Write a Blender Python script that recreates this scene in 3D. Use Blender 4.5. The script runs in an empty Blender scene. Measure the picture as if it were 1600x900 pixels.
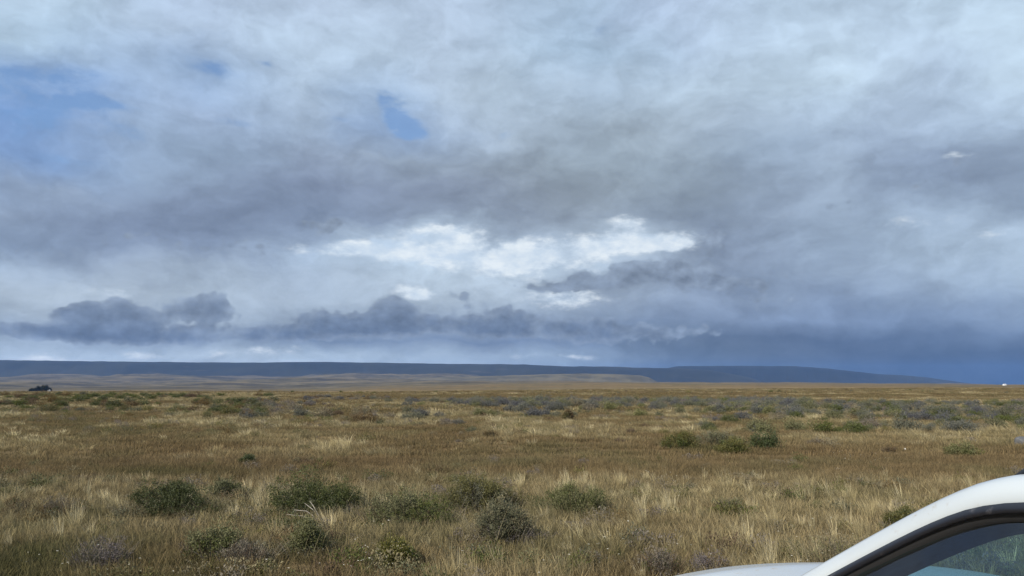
import bpy, bmesh, math, random
import numpy as np
from mathutils import Vector, Matrix

random.seed(7)
RNG = np.random.default_rng(11)
SC = bpy.context.scene
COL = SC.collection
R = math.radians

# ------------------------------------------------------------------ camera
CAM_H = 1.65
F_PX = 1160.0            # focal length in pixels of a 1600 wide picture
HORIZON = 602.0
PITCH = math.atan((HORIZON - 450.0) / F_PX)
cam_data = bpy.data.cameras.new('camera')
cam_data.sensor_width = 36.0
cam_data.lens = 36.0 * F_PX / 1600.0
cam_data.clip_start = 0.05
cam_data.clip_end = 120000.0
cam = bpy.data.objects.new('camera', cam_data)
cam.location = (0, 0, CAM_H)
cam.rotation_euler = (math.pi / 2 + PITCH, 0, 0)
COL.objects.link(cam)
SC.camera = cam

SC.view_settings.view_transform = 'Standard'
SC.view_settings.look = 'None'
SC.view_settings.exposure = 0.35
SC.view_settings.gamma = 1.0
SC.view_settings.use_curve_mapping = False
SC.render.engine = 'CYCLES'
SC.cycles.max_bounces = 6
SC.cycles.diffuse_bounces = 2
SC.cycles.glossy_bounces = 3
SC.cycles.transmission_bounces = 4
SC.cycles.transparent_max_bounces = 8
SC.cycles.volume_bounces = 0
SC.cycles.use_denoising = True

# ------------------------------------------------------------------ sun
SUN_AZ = R(-137)         # compass angle from +Y towards +X: sun stands to the left and behind
SUN_EL = R(36)
HAZE_DENSITY = 2.4e-5
sun_dir = Vector((math.sin(SUN_AZ) * math.cos(SUN_EL), math.cos(SUN_AZ) * math.cos(SUN_EL), math.sin(SUN_EL)))
sun_data = bpy.data.lights.new('sun', 'SUN')
sun_data.energy = 5.0
sun_data.angle = R(0.8)
sun_data.color = (1.0, 0.92, 0.80)
sun = bpy.data.objects.new('sun', sun_data)
sun.rotation_euler = sun_dir.to_track_quat('Z', 'Y').to_euler()
sun.location = (0, 0, 60)
COL.objects.link(sun)

# ------------------------------------------------------------------ node helpers
def srgb(r, g, b):
    def f(c):
        c /= 255.0
        return c / 12.92 if c <= 0.04045 else ((c + 0.055) / 1.055) ** 2.4
    return (f(r), f(g), f(b), 1.0)

class NT:
    """small expression builder on a node tree"""
    def __init__(self, tree):
        self.t = tree
        self.n = tree.nodes
        self.l = tree.links
    def node(self, kind, **kw):
        nd = self.n.new(kind)
        for k, v in kw.items():
            setattr(nd, k, v)
        return nd
    def put(self, sock, val):
        if isinstance(val, bpy.types.NodeSocket):
            self.l.new(val, sock)
        else:
            sock.default_value = val
    def m(self, op, a, b=None, c=None, clamp=False):
        nd = self.node('ShaderNodeMath', operation=op, use_clamp=clamp)
        self.put(nd.inputs[0], a)
        if b is not None: self.put(nd.inputs[1], b)
        if c is not None: self.put(nd.inputs[2], c)
        return nd.outputs[0]
    def add(self, a, b): return self.m('ADD', a, b)
    def sub(self, a, b): return self.m('SUBTRACT', a, b)
    def mul(self, a, b): return self.m('MULTIPLY', a, b)
    def v(self, op, a, b=None, c=None):
        nd = self.node('ShaderNodeVectorMath', operation=op)
        self.put(nd.inputs[0], a)
        if b is not None: self.put(nd.inputs[1], b)
        if c is not None: self.put(nd.inputs[2], c)
        return nd.outputs['Value'] if op in ('DOT_PRODUCT', 'LENGTH') else nd.outputs[0]
    def scale(self, a, s):
        nd = self.node('ShaderNodeVectorMath', operation='SCALE')
        self.put(nd.inputs[0], a); self.put(nd.inputs['Scale'], s)
        return nd.outputs[0]
    def xyz(self, x, y, z):
        nd = self.node('ShaderNodeCombineXYZ')
        self.put(nd.inputs[0], x); self.put(nd.inputs[1], y); self.put(nd.inputs[2], z)
        return nd.outputs[0]
    def sep(self, v):
        nd = self.node('ShaderNodeSeparateXYZ'); self.put(nd.inputs[0], v)
        return nd.outputs
    def noise(self, vec, scale=1.0, detail=4.0, rough=0.5, dist=0.0, color=False):
        nd = self.node('ShaderNodeTexNoise')
        self.put(nd.inputs['Vector'], vec)
        self.put(nd.inputs['Scale'], scale); self.put(nd.inputs['Detail'], detail)
        self.put(nd.inputs['Roughness'], rough); self.put(nd.inputs['Distortion'], dist)
        return nd.outputs['Color'] if color else nd.outputs['Fac']
    def smooth(self, x, lo, hi, a=0.0, b=1.0):
        nd = self.node('ShaderNodeMapRange', interpolation_type='SMOOTHSTEP')
        self.put(nd.inputs[0], x)
        self.put(nd.inputs[1], lo); self.put(nd.inputs[2], hi)
        self.put(nd.inputs[3], a); self.put(nd.inputs[4], b)
        return nd.outputs[0]
    def lin(self, x, lo, hi, a=0.0, b=1.0):
        nd = self.node('ShaderNodeMapRange', interpolation_type='LINEAR')
        self.put(nd.inputs[0], x)
        self.put(nd.inputs[1], lo); self.put(nd.inputs[2], hi)
        self.put(nd.inputs[3], a); self.put(nd.inputs[4], b)
        return nd.outputs[0]
    def mix(self, f, a, b, mode='MIX'):
        nd = self.node('ShaderNodeMix', data_type='RGBA', blend_type=mode)
        self.put(nd.inputs[0], f); self.put(nd.inputs[6], a); self.put(nd.inputs[7], b)
        return nd.outputs[2]
    def ramp(self, f, stops, interp='LINEAR'):
        nd = self.node('ShaderNodeValToRGB')
        cr = nd.color_ramp; cr.interpolation = interp
        while len(cr.elements) > 1: cr.elements.remove(cr.elements[-1])
        cr.elements[0].position = stops[0][0]; cr.elements[0].color = stops[0][1]
        for p, c in stops[1:]:
            e = cr.elements.new(p); e.color = c
        self.put(nd.inputs[0], f)
        return nd.outputs[0]
# ------------------------------------------------------------------ sky: broken cloud over a clear Nishita sky
def pix_dir(px, py):
    X = (px - 800.0) / F_PX; Y = (450.0 - py) / F_PX
    return X, math.cos(PITCH) - Y * math.sin(PITCH), math.sin(PITCH) + Y * math.cos(PITCH)
def pix_ae(px, py):
    x, y, z = pix_dir(px, py)
    return math.atan2(x, y), math.atan2(z, math.hypot(x, y))
def ae_pix(a, e):
    x, y, z = math.sin(a) * math.cos(e), math.cos(a) * math.cos(e), math.sin(e)
    f = y * math.cos(PITCH) + z * math.sin(PITCH)
    u = -y * math.sin(PITCH) + z * math.cos(PITCH)
    return 800 + F_PX * x / f, 450 - F_PX * u / f

# cloud cover colours by direction, (columns every 100 px of the picture's field of view)
SKY_ROWS = {
 -60: "170 190 220|172 191 220|172 190 221|172 190 221|172 190 222|174 192 222|176 194 223|176 194 222|172 192 220|170 190 219|174 193 222|175 195 224|178 199 226|180 200 228|180 200 227|180 200 226|180 200 226",
 0:   "181 203 226|176 199 226|174 194 223|174 191 222|176 192 222|178 195 223|178 196 224|176 193 222|170 188 216|160 184 214|170 188 221|176 194 225|178 198 226|182 203 230|180 200 227|182 203 228|182 203 228",
 60:  "172 197 225|168 192 222|168 190 222|172 192 223|176 196 224|178 197 224|178 197 224|174 190 218|166 188 217|160 185 214|165 188 219|174 193 223|184 204 230|186 205 230|180 199 226|184 204 229|188 208 231",
 110: "140 171 218|148 176 218|160 184 221|144 173 217|166 188 220|176 196 224|176 197 224|178 196 222|174 195 222|164 188 219|178 201 228|184 205 230|188 208 232|188 208 231|180 199 226|176 195 223|186 206 230",
 160: "110 150 214|112 152 214|152 176 214|158 178 214|156 177 213|168 186 214|142 172 218|180 196 220|178 196 220|166 184 210|164 180 203|168 184 207|172 190 215|178 198 225|166 184 214|172 192 221|180 200 227",
 205: "130 162 214|142 168 212|150 173 211|150 172 206|148 168 200|150 168 198|134 162 208|164 182 212|166 182 206|156 172 193|156 170 188|156 171 192|152 170 197|160 178 207|160 178 208|168 188 218|172 192 220",
 245: "118 154 210|128 160 211|150 173 208|144 164 194|140 158 188|144 158 187|152 168 194|146 160 183|148 161 180|148 162 180|150 165 184|150 166 188|146 165 193|162 180 208|146 163 194|136 153 184|152 170 199",
 290: "156 174 206|152 170 202|142 160 192|136 152 184|133 149 181|133 148 180|136 150 180|136 148 174|142 154 175|148 160 177|148 162 180|148 163 185|148 164 191|164 182 210|140 157 188|135 152 182|144 161 190",
 330: "144 161 192|136 153 186|130 146 179|127 143 175|126 142 174|128 144 175|132 147 177|134 147 174|138 150 172|146 158 178|140 154 176|137 152 177|146 162 190|156 173 201|146 164 194|162 181 210|148 166 195",
 365: "138 157 190|130 148 181|127 143 176|126 142 174|128 144 175|150 168 200|190 208 234|178 196 222|134 147 172|170 186 210|196 213 235|131 145 172|138 154 182|158 177 206|172 191 218|168 187 214|176 195 222",
 400: "154 173 203|150 168 198|142 159 191|138 155 188|136 153 185|178 197 225|192 211 236|194 213 238|192 210 234|188 205 228|170 185 209|136 151 178|140 155 183|150 168 197|160 179 207|168 187 214|172 191 217",
 430: "170 184 206|172 186 208|168 182 205|160 175 199|158 173 198|166 182 208|186 202 224|188 204 226|180 195 217|150 165 188|138 152 176|124 140 168|130 146 174|142 159 187|156 174 202|166 185 212|162 181 207",
 465: "176 189 208|180 193 212|176 189 209|170 184 205|168 182 204|170 184 206|178 192 213|186 200 220|184 198 218|166 180 203|152 167 192|138 154 184|134 151 181|130 148 180|144 163 194|150 169 199|154 173 202",
 500: "166 180 201|160 174 196|160 174 196|164 178 200|160 174 196|152 167 190|150 165 189|150 165 189|148 163 187|140 156 182|126 144 176|128 146 178|124 143 177|126 146 182|120 142 180|124 146 184|134 155 190",
 530: "138 156 186|134 152 182|128 145 174|126 143 172|124 142 172|120 138 169|118 136 167|112 130 163|110 129 164|118 137 170|108 124 148|96 112 138|86 102 130|80 96 124|80 97 126|84 102 132|90 108 138",
 550: "176 191 212|180 195 215|176 191 211|182 196 215|180 194 213|168 184 205|166 182 203|160 176 199|158 175 199|152 170 195|114 130 154|104 119 142|96 110 133|90 103 126|86 99 122|82 96 119|82 96 120",
 575: "190 203 219|190 203 219|188 202 218|190 203 218|188 201 216|178 192 210|176 190 208|166 182 203|160 176 199|150 168 193|100 115 140|98 111 132|92 104 124|88 99 118|85 95 113|82 92 110|80 90 108",
 605: "160 180 206|160 180 206|160 180 206|160 180 206|158 178 204|150 170 198|146 166 195|138 159 190|132 153 186|126 149 184|92 107 132|94 106 126|88 99 118|84 94 112|80 90 107|77 86 103|75 84 101",
}
_ry = sorted(SKY_ROWS)
_rc = np.array([[srgb(*map(int, s.split()))[:3] for s in SKY_ROWS[y].split('|')] for y in _ry])
def sky_colour(px, py):
    py = min(max(py, _ry[0]), _ry[-1]); px = min(max(px, 0), 1600)
    j = min(max(int(np.searchsorted(_ry, py)) - 1, 0), len(_ry) - 2)
    t = (py - _ry[j]) / (_ry[j + 1] - _ry[j])
    i = min(int(px // 100), 15); s = px / 100.0 - i
    c = (_rc[j, i] * (1 - s) + _rc[j, i + 1] * s) * (1 - t) + (_rc[j + 1, i] * (1 - s) + _rc[j + 1, i + 1] * s) * t
    lum = 0.25 * c[0] + 0.6 * c[1] + 0.15 * c[2]
    c = lum + (c - lum) * 0.80
    f = 1.04 - 0.11 * math.exp(-((py - 310.0) / 85.0) ** 2)
    return c * np.array([0.965, 1.018, 1.0]) * f

world = bpy.data.worlds.new('World')
SC.world = world
world.use_nodes = True
world.node_tree.nodes.clear()
W = NT(world.node_tree)
tc = W.node('ShaderNodeTexCoord')
D = tc.outputs['Generated']
dx, dy, dz = W.sep(D)
A = W.m('ARCTAN2', dx, dy)
E = W.m('ARCSINE', dz)
AE = W.xyz(A, E, 0.0)
# fractal displacement of the cloud field
Pn = W.v('MULTIPLY', AE, (1.0, 1.6, 1.0))
w1 = W.noise(Pn, 6.0, 6.0, 0.52, 0.0, color=True)
w2 = W.noise(W.v('ADD', Pn, (7.3, 1.7, 3.1)), 21.0, 6.0, 0.56, 0.0, color=True)
lowfade = W.smooth(E, 0.0, 0.20, 0.35, 1.0)
warp = W.v('MULTIPLY', W.v('SUBTRACT', w1, (0.5, 0.5, 0.5)), (0.13, 0.085, 0.0))
warp = W.v('ADD', warp, W.v('MULTIPLY', W.v('SUBTRACT', w2, (0.5, 0.5, 0.5)), (0.045, 0.034, 0.0)))
AEw = W.v('ADD', AE, W.scale(warp, lowfade))
aw, ew, _z = W.sep(AEw)

ROW_E = [R(v) for v in (-1.0, 0.4, 1.3, 2.3, 3.4, 4.7, 6.2, 7.8, 9.5, 11.2, 13.0, 15.0, 17.2, 19.5, 22.0, 25.0, 28.0, 32.0)]
COL_A = [R(v) for v in np.linspace(-36, 36, 25)]
af = W.lin(aw, -math.pi, math.pi)
prev = None
zen = np.array(srgb(172, 192, 222)[:3])
for j, e in enumerate(ROW_E):
    cols = [sky_colour(*ae_pix(a, e)) for a in COL_A]
    mean = np.mean(cols, axis=0)
    st = [(0.0, (*mean, 1.0))]
    st.append(((R(-70) + math.pi) / (2 * math.pi), (*(0.6 * mean + 0.4 * cols[0]), 1.0)))
    for a, c in zip(COL_A, cols):
        st.append(((a + math.pi) / (2 * math.pi), (*c, 1.0)))
    st.append(((R(70) + math.pi) / (2 * math.pi), (*(0.6 * mean + 0.4 * cols[-1]), 1.0)))
    st.append((1.0, (*mean, 1.0)))
    col = W.ramp(af, st, 'LINEAR')
    if prev is None:
        prev = col
    else:
        prev = W.mix(W.lin(ew, ROW_E[j - 1], e), prev, col)
cloud = W.mix(W.smooth(ew, R(31), R(60)), prev, (*zen, 1.0))

# billow relief on the cloud undersides: brighter towards the upper side of each fold
bq = W.v('ADD', Pn, W.scale(warp, 0.8))
n_a = W.noise(bq, 9.0, 8.0, 0.58)
n_b = W.noise(W.v('ADD', bq, (-0.010, 0.022, 0.0)), 9.0, 8.0, 0.58)
relief = W.m('MULTIPLY_ADD', W.sub(n_a, n_b), 0.55, 1.0)
relief = W.add(relief, W.mul(W.sub(W.smooth(n_a, 0.34, 0.66), 0.5), 0.17))
n_h = W.noise(W.v('ADD', bq, (3.1, 1.3, 0.0)), 27.0, 6.0, 0.6)
relief = W.add(relief, W.mul(W.sub(n_h, 0.5), 0.22))
cloud = W.mix(1.0, cloud, W.xyz(relief, relief, relief), 'MULTIPLY')

def blob_sum(vec, blobs):
    tot = None
    for (px, py, sx, sy, w) in blobs:
        a0, e0 = pix_ae(px, py)
        d = W.v('SUBTRACT', vec, (a0, e0, 0.0))
        d = W.v('MULTIPLY', d, (F_PX / sx, F_PX / sy, 0.0))
        g = W.mul(W.m('EXPONENT', W.mul(W.v('DOT_PRODUCT', d, d), -1.0)), w)
        tot = g if tot is None else W.add(tot, g)
    return tot

# --- breaks in the deck: bright far cloud
AEs = W.v('ADD', AE, W.scale(warp, 0.35))
gap_n = W.noise(W.v('MULTIPLY', AE, (1.0, 1.9, 1.0)), 22.0, 7.0, 0.62, 0.0)
gap = blob_sum(AEs, [(1000, 376, 95, 20, 1.0), (1045, 380, 30, 13, 0.8), (980, 345, 35, 14, 0.75), (860, 392, 110, 24, .75), (690, 366, 85, 17, .85), (660, 396, 150, 18, .8), (790, 420, 120, 20, .72), (560, 392, 90, 12, .6), (640, 455, 60, 12, .7),
                     (880, 468, 80, 20, .8), (655, 466, 22, 10, .75), (180, 455, 55, 14, .55), (298, 500, 16, 13, .6),
                     (60, 562, 90, 7, .7), (250, 552, 120, 8, .5), (430, 545, 70, 12, .5), (860, 556, 120, 7, .5), (1440, 352, 110, 14, .45),
                     (1500, 245, 40, 9, .6), (1560, 370, 70, 12, .4)])
gapm = W.smooth(W.add(gap, W.mul(W.sub(gap_n, 0.5), W.m('MINIMUM', W.m('MULTIPLY_ADD', gap, 3.0, 0.3), 1.9))), 0.30, 0.98)
gapc = W.mix(W.smooth(gap_n, 0.35, 0.7), srgb(200, 217, 234), srgb(236, 244, 249))
cloud = W.mix(W.mul(gapm, 0.92), cloud, gapc)

# --- low cumulus standing darker in front of the break
cu_n = W.noise(W.v('MULTIPLY', AE, (1.0, 1.35, 1.0)), 26.0, 6.0, 0.55, 0.0)
cu_v = W.node('ShaderNodeTexVoronoi', feature='SMOOTH_F1')
W.put(cu_v.inputs['Vector'], W.v('ADD', W.v('MULTIPLY', AE, (1.0, 1.2, 1.0)), W.scale(warp, 0.25)))
cu_v.inputs['Scale'].default_value = 52.0
cu_v.inputs['Smoothness'].default_value = 0.35
cu_v.inputs['Detail'].default_value = 1.0
cu = blob_sum(AEs, [(190, 492, 80, 25, 1.0), (120, 485, 40, 14, .6), (330, 480, 42, 25, .9), (290, 522, 130, 15, .74), (470, 522, 90, 14, .66), (30, 522, 80, 12, .5), (60, 517, 110, 14, .5), (500, 498, 60, 22, .7), (618, 486, 46, 26, 1.0),
                    (690, 512, 120, 18, .92), (560, 506, 60, 15, .6), (790, 500, 50, 24, .85), (720, 468, 34, 18, .55), (900, 515, 90, 24, .8), (1040, 520, 120, 20, .6), (880, 448, 110, 14, .66), (1000, 425, 120, 22, .9),
                    (1150, 440, 120, 20, .7), (1420, 262, 190, 22, .42), (1110, 370, 40, 40, .6), (300, 380, 220, 26, .55), (520, 350, 130, 18, .5), (820, 330, 120, 18, .45), (1250, 330, 90, 14, .4), (1420, 300, 120, 12, .45), (1480, 385, 60, 8, .35), (1200, 470, 150, 16, .4), (80, 395, 120, 14, .35)])
cu_d = W.add(cu, W.add(W.mul(W.sub(cu_n, 0.5), 1.0), W.mul(W.sub(0.42, cu_v.outputs['Distance']), 0.38)))
cu_up = W.noise(W.v('ADD', W.v('MULTIPLY', AE, (1.0, 1.35, 1.0)), (-0.006, 0.012, 0.0)), 26.0, 5.0, 0.55)
cum = W.smooth(cu_d, 0.34, 0.60)
cuc = W.mix(W.smooth(cu_d, 0.42, 1.05), srgb(136, 151, 171), srgb(100, 116, 140))
cuc = W.mix(W.smooth(E, R(3), R(10)), cuc, srgb(134, 148, 166))
rel2 = W.add(W.m('MULTIPLY_ADD', W.sub(relief, 1.0), 0.5, 1.0), W.mul(W.sub(cu_n, cu_up), 1.7))
cuc = W.mix(1.0, cuc, W.xyz(rel2, rel2, rel2), 'MULTIPLY')
cloud = W.mix(W.mul(cum, 0.86), cloud, cuc)

# --- clear sky where the deck is open
nish = W.node('ShaderNodeTexSky', sky_type='NISHITA', sun_disc=False)
nish.sun_elevation = SUN_EL
nish.sun_rotation = SUN_AZ
nish.air_density = 1.0; nish.dust_density = 0.3; nish.ozone_density = 5.0
clear = W.scale(nish.outputs[0], 0.15)
op_n = W.noise(W.v('ADD', W.v('MULTIPLY', AE, (1.0, 1.9, 1.0)), W.scale(warp, 0.5)), 17.0, 7.0, 0.66, 0.0)
opn = blob_sum(AEs, [(30, 160, 110, 26, .75), (105, 158, 50, 9, .6), (330, 106, 40, 16, .6), (618, 168, 22, 30, .75), (632, 196, 26, 16, .85), (100, 246, 60, 7, .5), (200, 213, 60, 9, .45), (360, 186, 50, 8, .45),
                     (530, 186, 30, 7, .4), (120, 115, 60, 14, .4), (790, 210, 26, 8, .35), (940, 40, 30, 20, .3), (60, 125, 70, 12, .5), (160, 165, 40, 10, .5), (415, 100, 20, 8, .45), (600, 150, 14, 14, .6), (650, 205, 20, 8, .6), (20, 200, 60, 20, .5)])
opm = W.smooth(W.mul(opn, W.m('MULTIPLY_ADD', W.sub(op_n, 0.5), 5.0, 1.15)), 0.22, 1.15)
final = W.mix(W.mul(opm, 0.72), cloud, clear)
bg = W.node('ShaderNodeBackground')
W.put(bg.inputs['Color'], final)
bg.inputs['Strength'].default_value = 0.80
wo = W.node('ShaderNodeOutputWorld')
W.l.new(bg.outputs[0], wo.inputs['Surface'])
world.cycles.sampling_method = 'MANUAL'
world.cycles.sample_map_resolution = 512
# ------------------------------------------------------------------ numpy noise
def _hash(ix, iy, seed):
    h = (ix.astype(np.int64) * 374761393 + iy.astype(np.int64) * 668265263 + seed * 1442695041) & 0x7fffffff
    h = ((h ^ (h >> 13)) * 1274126177) & 0x7fffffff
    return ((h ^ (h >> 16)) & 0xffff) / 65535.0
def vnoise(x, y, seed=0):
    x = np.asarray(x, float); y = np.asarray(y, float)
    ix = np.floor(x); iy = np.floor(y)
    fx = x - ix; fy = y - iy
    fx = fx * fx * (3 - 2 * fx); fy = fy * fy * (3 - 2 * fy)
    a = _hash(ix, iy, seed); b = _hash(ix + 1, iy, seed); c = _hash(ix, iy + 1, seed); d = _hash(ix + 1, iy + 1, seed)
    return (a * (1 - fx) + b * fx) * (1 - fy) + (c * (1 - fx) + d * fx) * fy
def fbm(x, y, seed=0, octaves=4, gain=0.5):
    t = 0.0; amp = 1.0; tot = 0.0
    for o in range(octaves):
        t = t + amp * vnoise(np.asarray(x) * 2 ** o + 17.3 * o, np.asarray(y) * 2 ** o - 9.1 * o, seed + o)
        tot += amp; amp *= gain
    return t / tot
def sstep(x, a, b):
    t = np.clip((np.asarray(x, float) - a) / (b - a), 0, 1)
    return t * t * (3 - 2 * t)

# ------------------------------------------------------------------ lie of the land
T_COL = [-2500, -500, 0, 300, 500, 650, 800, 1000, 1200, 1400, 1600, 2200, 4500]
T_DST = [130, 200, 400, 800, 1500, 2500, 4000, 6000, 8000, 12000, 20000]
T_PY = [  # apparent height line of the land at each distance, per column
 [616, 612.5, 618, 614, 610, 604, 598, 591, 588, 589, 596],
 [616, 612.5, 618, 614, 610, 604, 598, 591, 588, 589, 596],
 [616, 613.0, 618, 614, 610, 604, 598, 591, 588, 589, 596],
 [616, 613.0, 617, 613, 609, 604, 598, 591, 588, 589, 596],
 [616, 613.0, 614, 611, 607, 603, 597, 590, 588, 589, 596],
 [616, 613.5, 612, 608, 604, 600, 597, 591, 588, 590, 597],
 [616, 613.0, 610, 606, 602, 599, 597, 593, 590, 592, 597],
 [616, 612.5, 608, 603.5, 600.5, 598.5, 598.5, 598.5, 598.5, 599, 600],
 [616, 612.0, 607.5, 603.0, 600.3, 598.6, 598.8, 599.2, 599.6, 600, 601],
 [616, 612.0, 607.0, 603.4, 601.0, 600.0, 600.4, 600.8, 601, 601.2, 601.5],
 [616, 611.5, 606.5, 603.4, 602.3, 602.2, 602.2, 602.2, 602.2, 602.0, 602],
 [616, 611.5, 606.5, 603.4, 602.3, 602.2, 602.2, 602.2, 602.2, 602.0, 602],
 [616, 611.5, 606.5, 603.4, 602.3, 602.2, 602.2, 602.2, 602.2, 602.0, 602]]
T_PY = np.array(T_PY)
def ground_z(x, y):
    x = np.atleast_1d(np.asarray(x, float)); y = np.atleast_1d(np.asarray(y, float))
    r = np.hypot(x, y)
    ya = np.maximum(y, 0.25 * r)
    px = np.clip(800 + F_PX * x / np.maximum(ya, 1e-3), -2500, 4500)
    ld = np.log(np.clip(ya, 130, 20000)); L = np.log(np.array(T_DST, float))
    j = np.clip(np.searchsorted(L, ld) - 1, 0, len(L) - 2)
    t = np.clip((ld - L[j]) / (L[j + 1] - L[j]), 0, 1)
    i = np.clip(np.searchsorted(T_COL, px) - 1, 0, len(T_COL) - 2)
    TC = np.array(T_COL, float)
    s = np.clip((px - TC[i]) / (TC[i + 1] - TC[i]), 0, 1); s = s * s * (3 - 2 * s)
    p = (T_PY[i, j] * (1 - s) + T_PY[i + 1, j] * s) * (1 - t) + (T_PY[i, j + 1] * (1 - s) + T_PY[i + 1, j + 1] * s) * t
    zfar = CAM_H + (HORIZON - p) / F_PX * np.clip(ya, 130, 20000)
    w = sstep(ya, 90, 150)
    z = zfar * w
    # relief: hummocks near by, swells and low hills far off
    z = z + 0.10 * (fbm(x / 3.1, y / 3.1, 3, 3) - 0.5) * sstep(r, 2.0, 6.0) + 0.8 * (fbm(x / 34, y / 34, 5, 3) - 0.5) * sstep(r, 10, 60)
    z = z + np.where(ya > 150, (fbm(x / (0.22 * 1200), y / (0.5 * 1200), 8, 4) - 0.5) * np.clip(ya, 0, 9000) * 0.0052 * sstep(ya, 300, 1500), 0)
    z = z + np.where(ya > 800, (fbm(x / 900, y / 1500, 21, 5, 0.55) - 0.5) * np.clip(ya, 0, 9000) * 0.017 * sstep(ya, 900, 3000) * sstep(1050 - px, 0, 300), 0)
    return z
def gz(x, y):
    return float(ground_z(x, y)[0])
def on_ground(px, py):
    """the place on the near plain seen at a picture point"""
    d = CAM_H * F_PX / (py - HORIZON)
    return (px - 800) / F_PX * d, d

# what grows where on the plain (0..1 masks as functions of place)
def veg_masks(x, y):
    d = np.maximum(y, 0.5)
    q = HORIZON + CAM_H * F_PX / d           # grows towards the viewer
    px = 800 + F_PX * x / d
    n1 = fbm(x / 2.3, y / 3.4, 31, 4)
    n2 = fbm(x / 7.0, y / 9.0, 32, 4)
    n3 = fbm(x / 0.9, y / 0.9, 33, 3)
    # tall straw: the near belt, with islands further out
    belt = sstep(d, 7.0, 9.0) * (1 - sstep(d, 12.0, 14.2)) * (0.55 + 0.45 * sstep(n1, 0.3, 0.6))
    belt = np.maximum(belt, sstep(px, 950, 1150) * (1 - sstep(d, 10.5, 13)) * sstep(d, 5, 7) * 0.8)
    isl = sstep(n2 + 0.25 * (n1 - 0.5), 0.54, 0.66) * sstep(d, 15, 21)
    isl = np.maximum(isl, 0.9 * np.exp(-((px - 440) / 110) ** 2 - ((q - 680) / 9) ** 2))
    isl = np.maximum(isl, 0.8 * np.exp(-((px - 60) / 90) ** 2 - ((q - 690) / 14) ** 2))
    isl = np.maximum(isl, 0.8 * np.exp(-((px - 1300) / 110) ** 2 - ((q - 684) / 9) ** 2))
    isl = np.maximum(isl, sstep(d, 26, 33) * (1 - sstep(d, 60, 90)) * sstep(n1 * 0.5 + n2 * 0.5, 0.44, 0.56))
    isl = np.maximum(isl, 0.95 * sstep(n1, 0.36, 0.5) * sstep(d, 45, 60) * (1 - sstep(d, 120, 170)) * sstep(-px, -560, -380))
    near = (1 - sstep(d, 6.8, 8.2)) * sstep(n1, 0.5, 0.68) * 0.7
    tall = np.clip(np.maximum(np.maximum(belt, isl), near), 0, 1)
    green = sstep(n2 * 0.6 + n3 * 0.4, 0.50, 0.66) * (1 - sstep(d, 7.5, 13)) * (0.35 + 0.65 * sstep(-px, -900, -100))
    green = np.maximum(green, 0.85 * np.exp(-((px - 40) / 150) ** 2 - ((q - 890) / 45) ** 2))
    green = np.maximum(green, 0.7 * np.exp(-((px - 260) / 130) ** 2 - ((q - 738) / 9) ** 2))
    green = np.maximum(green, 0.5 * np.exp(-((px - 820) / 130) ** 2 - ((q - 845) / 30) ** 2))
    green = np.maximum(green, 0.6 * np.exp(-((px - 1110) / 70) ** 2 - ((q - 700) / 9) ** 2))
    rust = sstep(n2, 0.42, 0.58) * sstep(d, 11, 14) * (1 - 0.6 * isl)
    rust = np.maximum(rust, 0.8 * np.exp(-((px - 340) / 90) ** 2 - ((q - 885) / 26) ** 2))
    rust = np.maximum(rust, 0.8 * np.exp(-((px - 950) / 150) ** 2 - ((q - 880) / 22) ** 2))
    return np.clip(tall, 0, 1), np.clip(green, 0, 1), np.clip(rust, 0, 1)

# ------------------------------------------------------------------ object helpers
def mesh_obj(name, verts, faces, mat=None, parent=None, smooth=False, link=True, uvh=None):
    me = bpy.data.meshes.new(name)
    if isinstance(verts, np.ndarray) and isinstance(faces, np.ndarray):
        nf, k = faces.shape
        me.vertices.add(len(verts)); me.vertices.foreach_set('co', verts.astype(np.float32).ravel())
        me.loops.add(nf * k); me.loops.foreach_set('vertex_index', faces.astype(np.int32).ravel())
        me.polygons.add(nf)
        me.polygons.foreach_set('loop_start', np.arange(0, nf * k, k, dtype=np.int32))
        me.polygons.foreach_set('loop_total', np.full(nf, k, dtype=np.int32))
        me.update(calc_edges=True)
    else:
        me.from_pydata([tuple(v) for v in verts], [], [tuple(f) for f in faces])
        me.update()
    if smooth:
        me.polygons.foreach_set('use_smooth', np.ones(len(me.polygons), dtype=bool))
    if uvh is not None:
        for k, arr in uvh.items():
            at = me.attributes.new(k, 'FLOAT', 'POINT'); at.data.foreach_set('value', np.asarray(arr, np.float32))
    if mat: me.materials.append(mat)
    o = bpy.data.objects.new(name, me)
    if link: COL.objects.link(o)
    if parent: o.parent = parent
    return o
def empty(name, loc=(0, 0, 0), rz=0.0):
    o = bpy.data.objects.new(name, None)
    o.empty_display_size = 0.1
    o.location = loc; o.rotation_euler = (0, 0, rz)
    COL.objects.link(o)
    return o
def tag(o, label=None, cat=None, group=None, kind=None):
    if label: o['label'] = label
    if cat: o['category'] = cat
    if group: o['group'] = group
    if kind: o['kind'] = kind
    return o
def material(name):
    m = bpy.data.materials.new(name); m.use_nodes = True
    m.node_tree.nodes.clear()
    t = NT(m.node_tree)
    out = t.node('ShaderNodeOutputMaterial')
    return m, t, out
def principled(t, out, color, rough=0.6, **kw):
    b = t.node('ShaderNodeBsdfPrincipled')
    t.put(b.inputs['Base Color'], color); t.put(b.inputs['Roughness'], rough)
    for k, v in kw.items(): t.put(b.inputs[k], v)
    t.l.new(b.outputs[0], out.inputs['Surface'])
    return b
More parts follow.
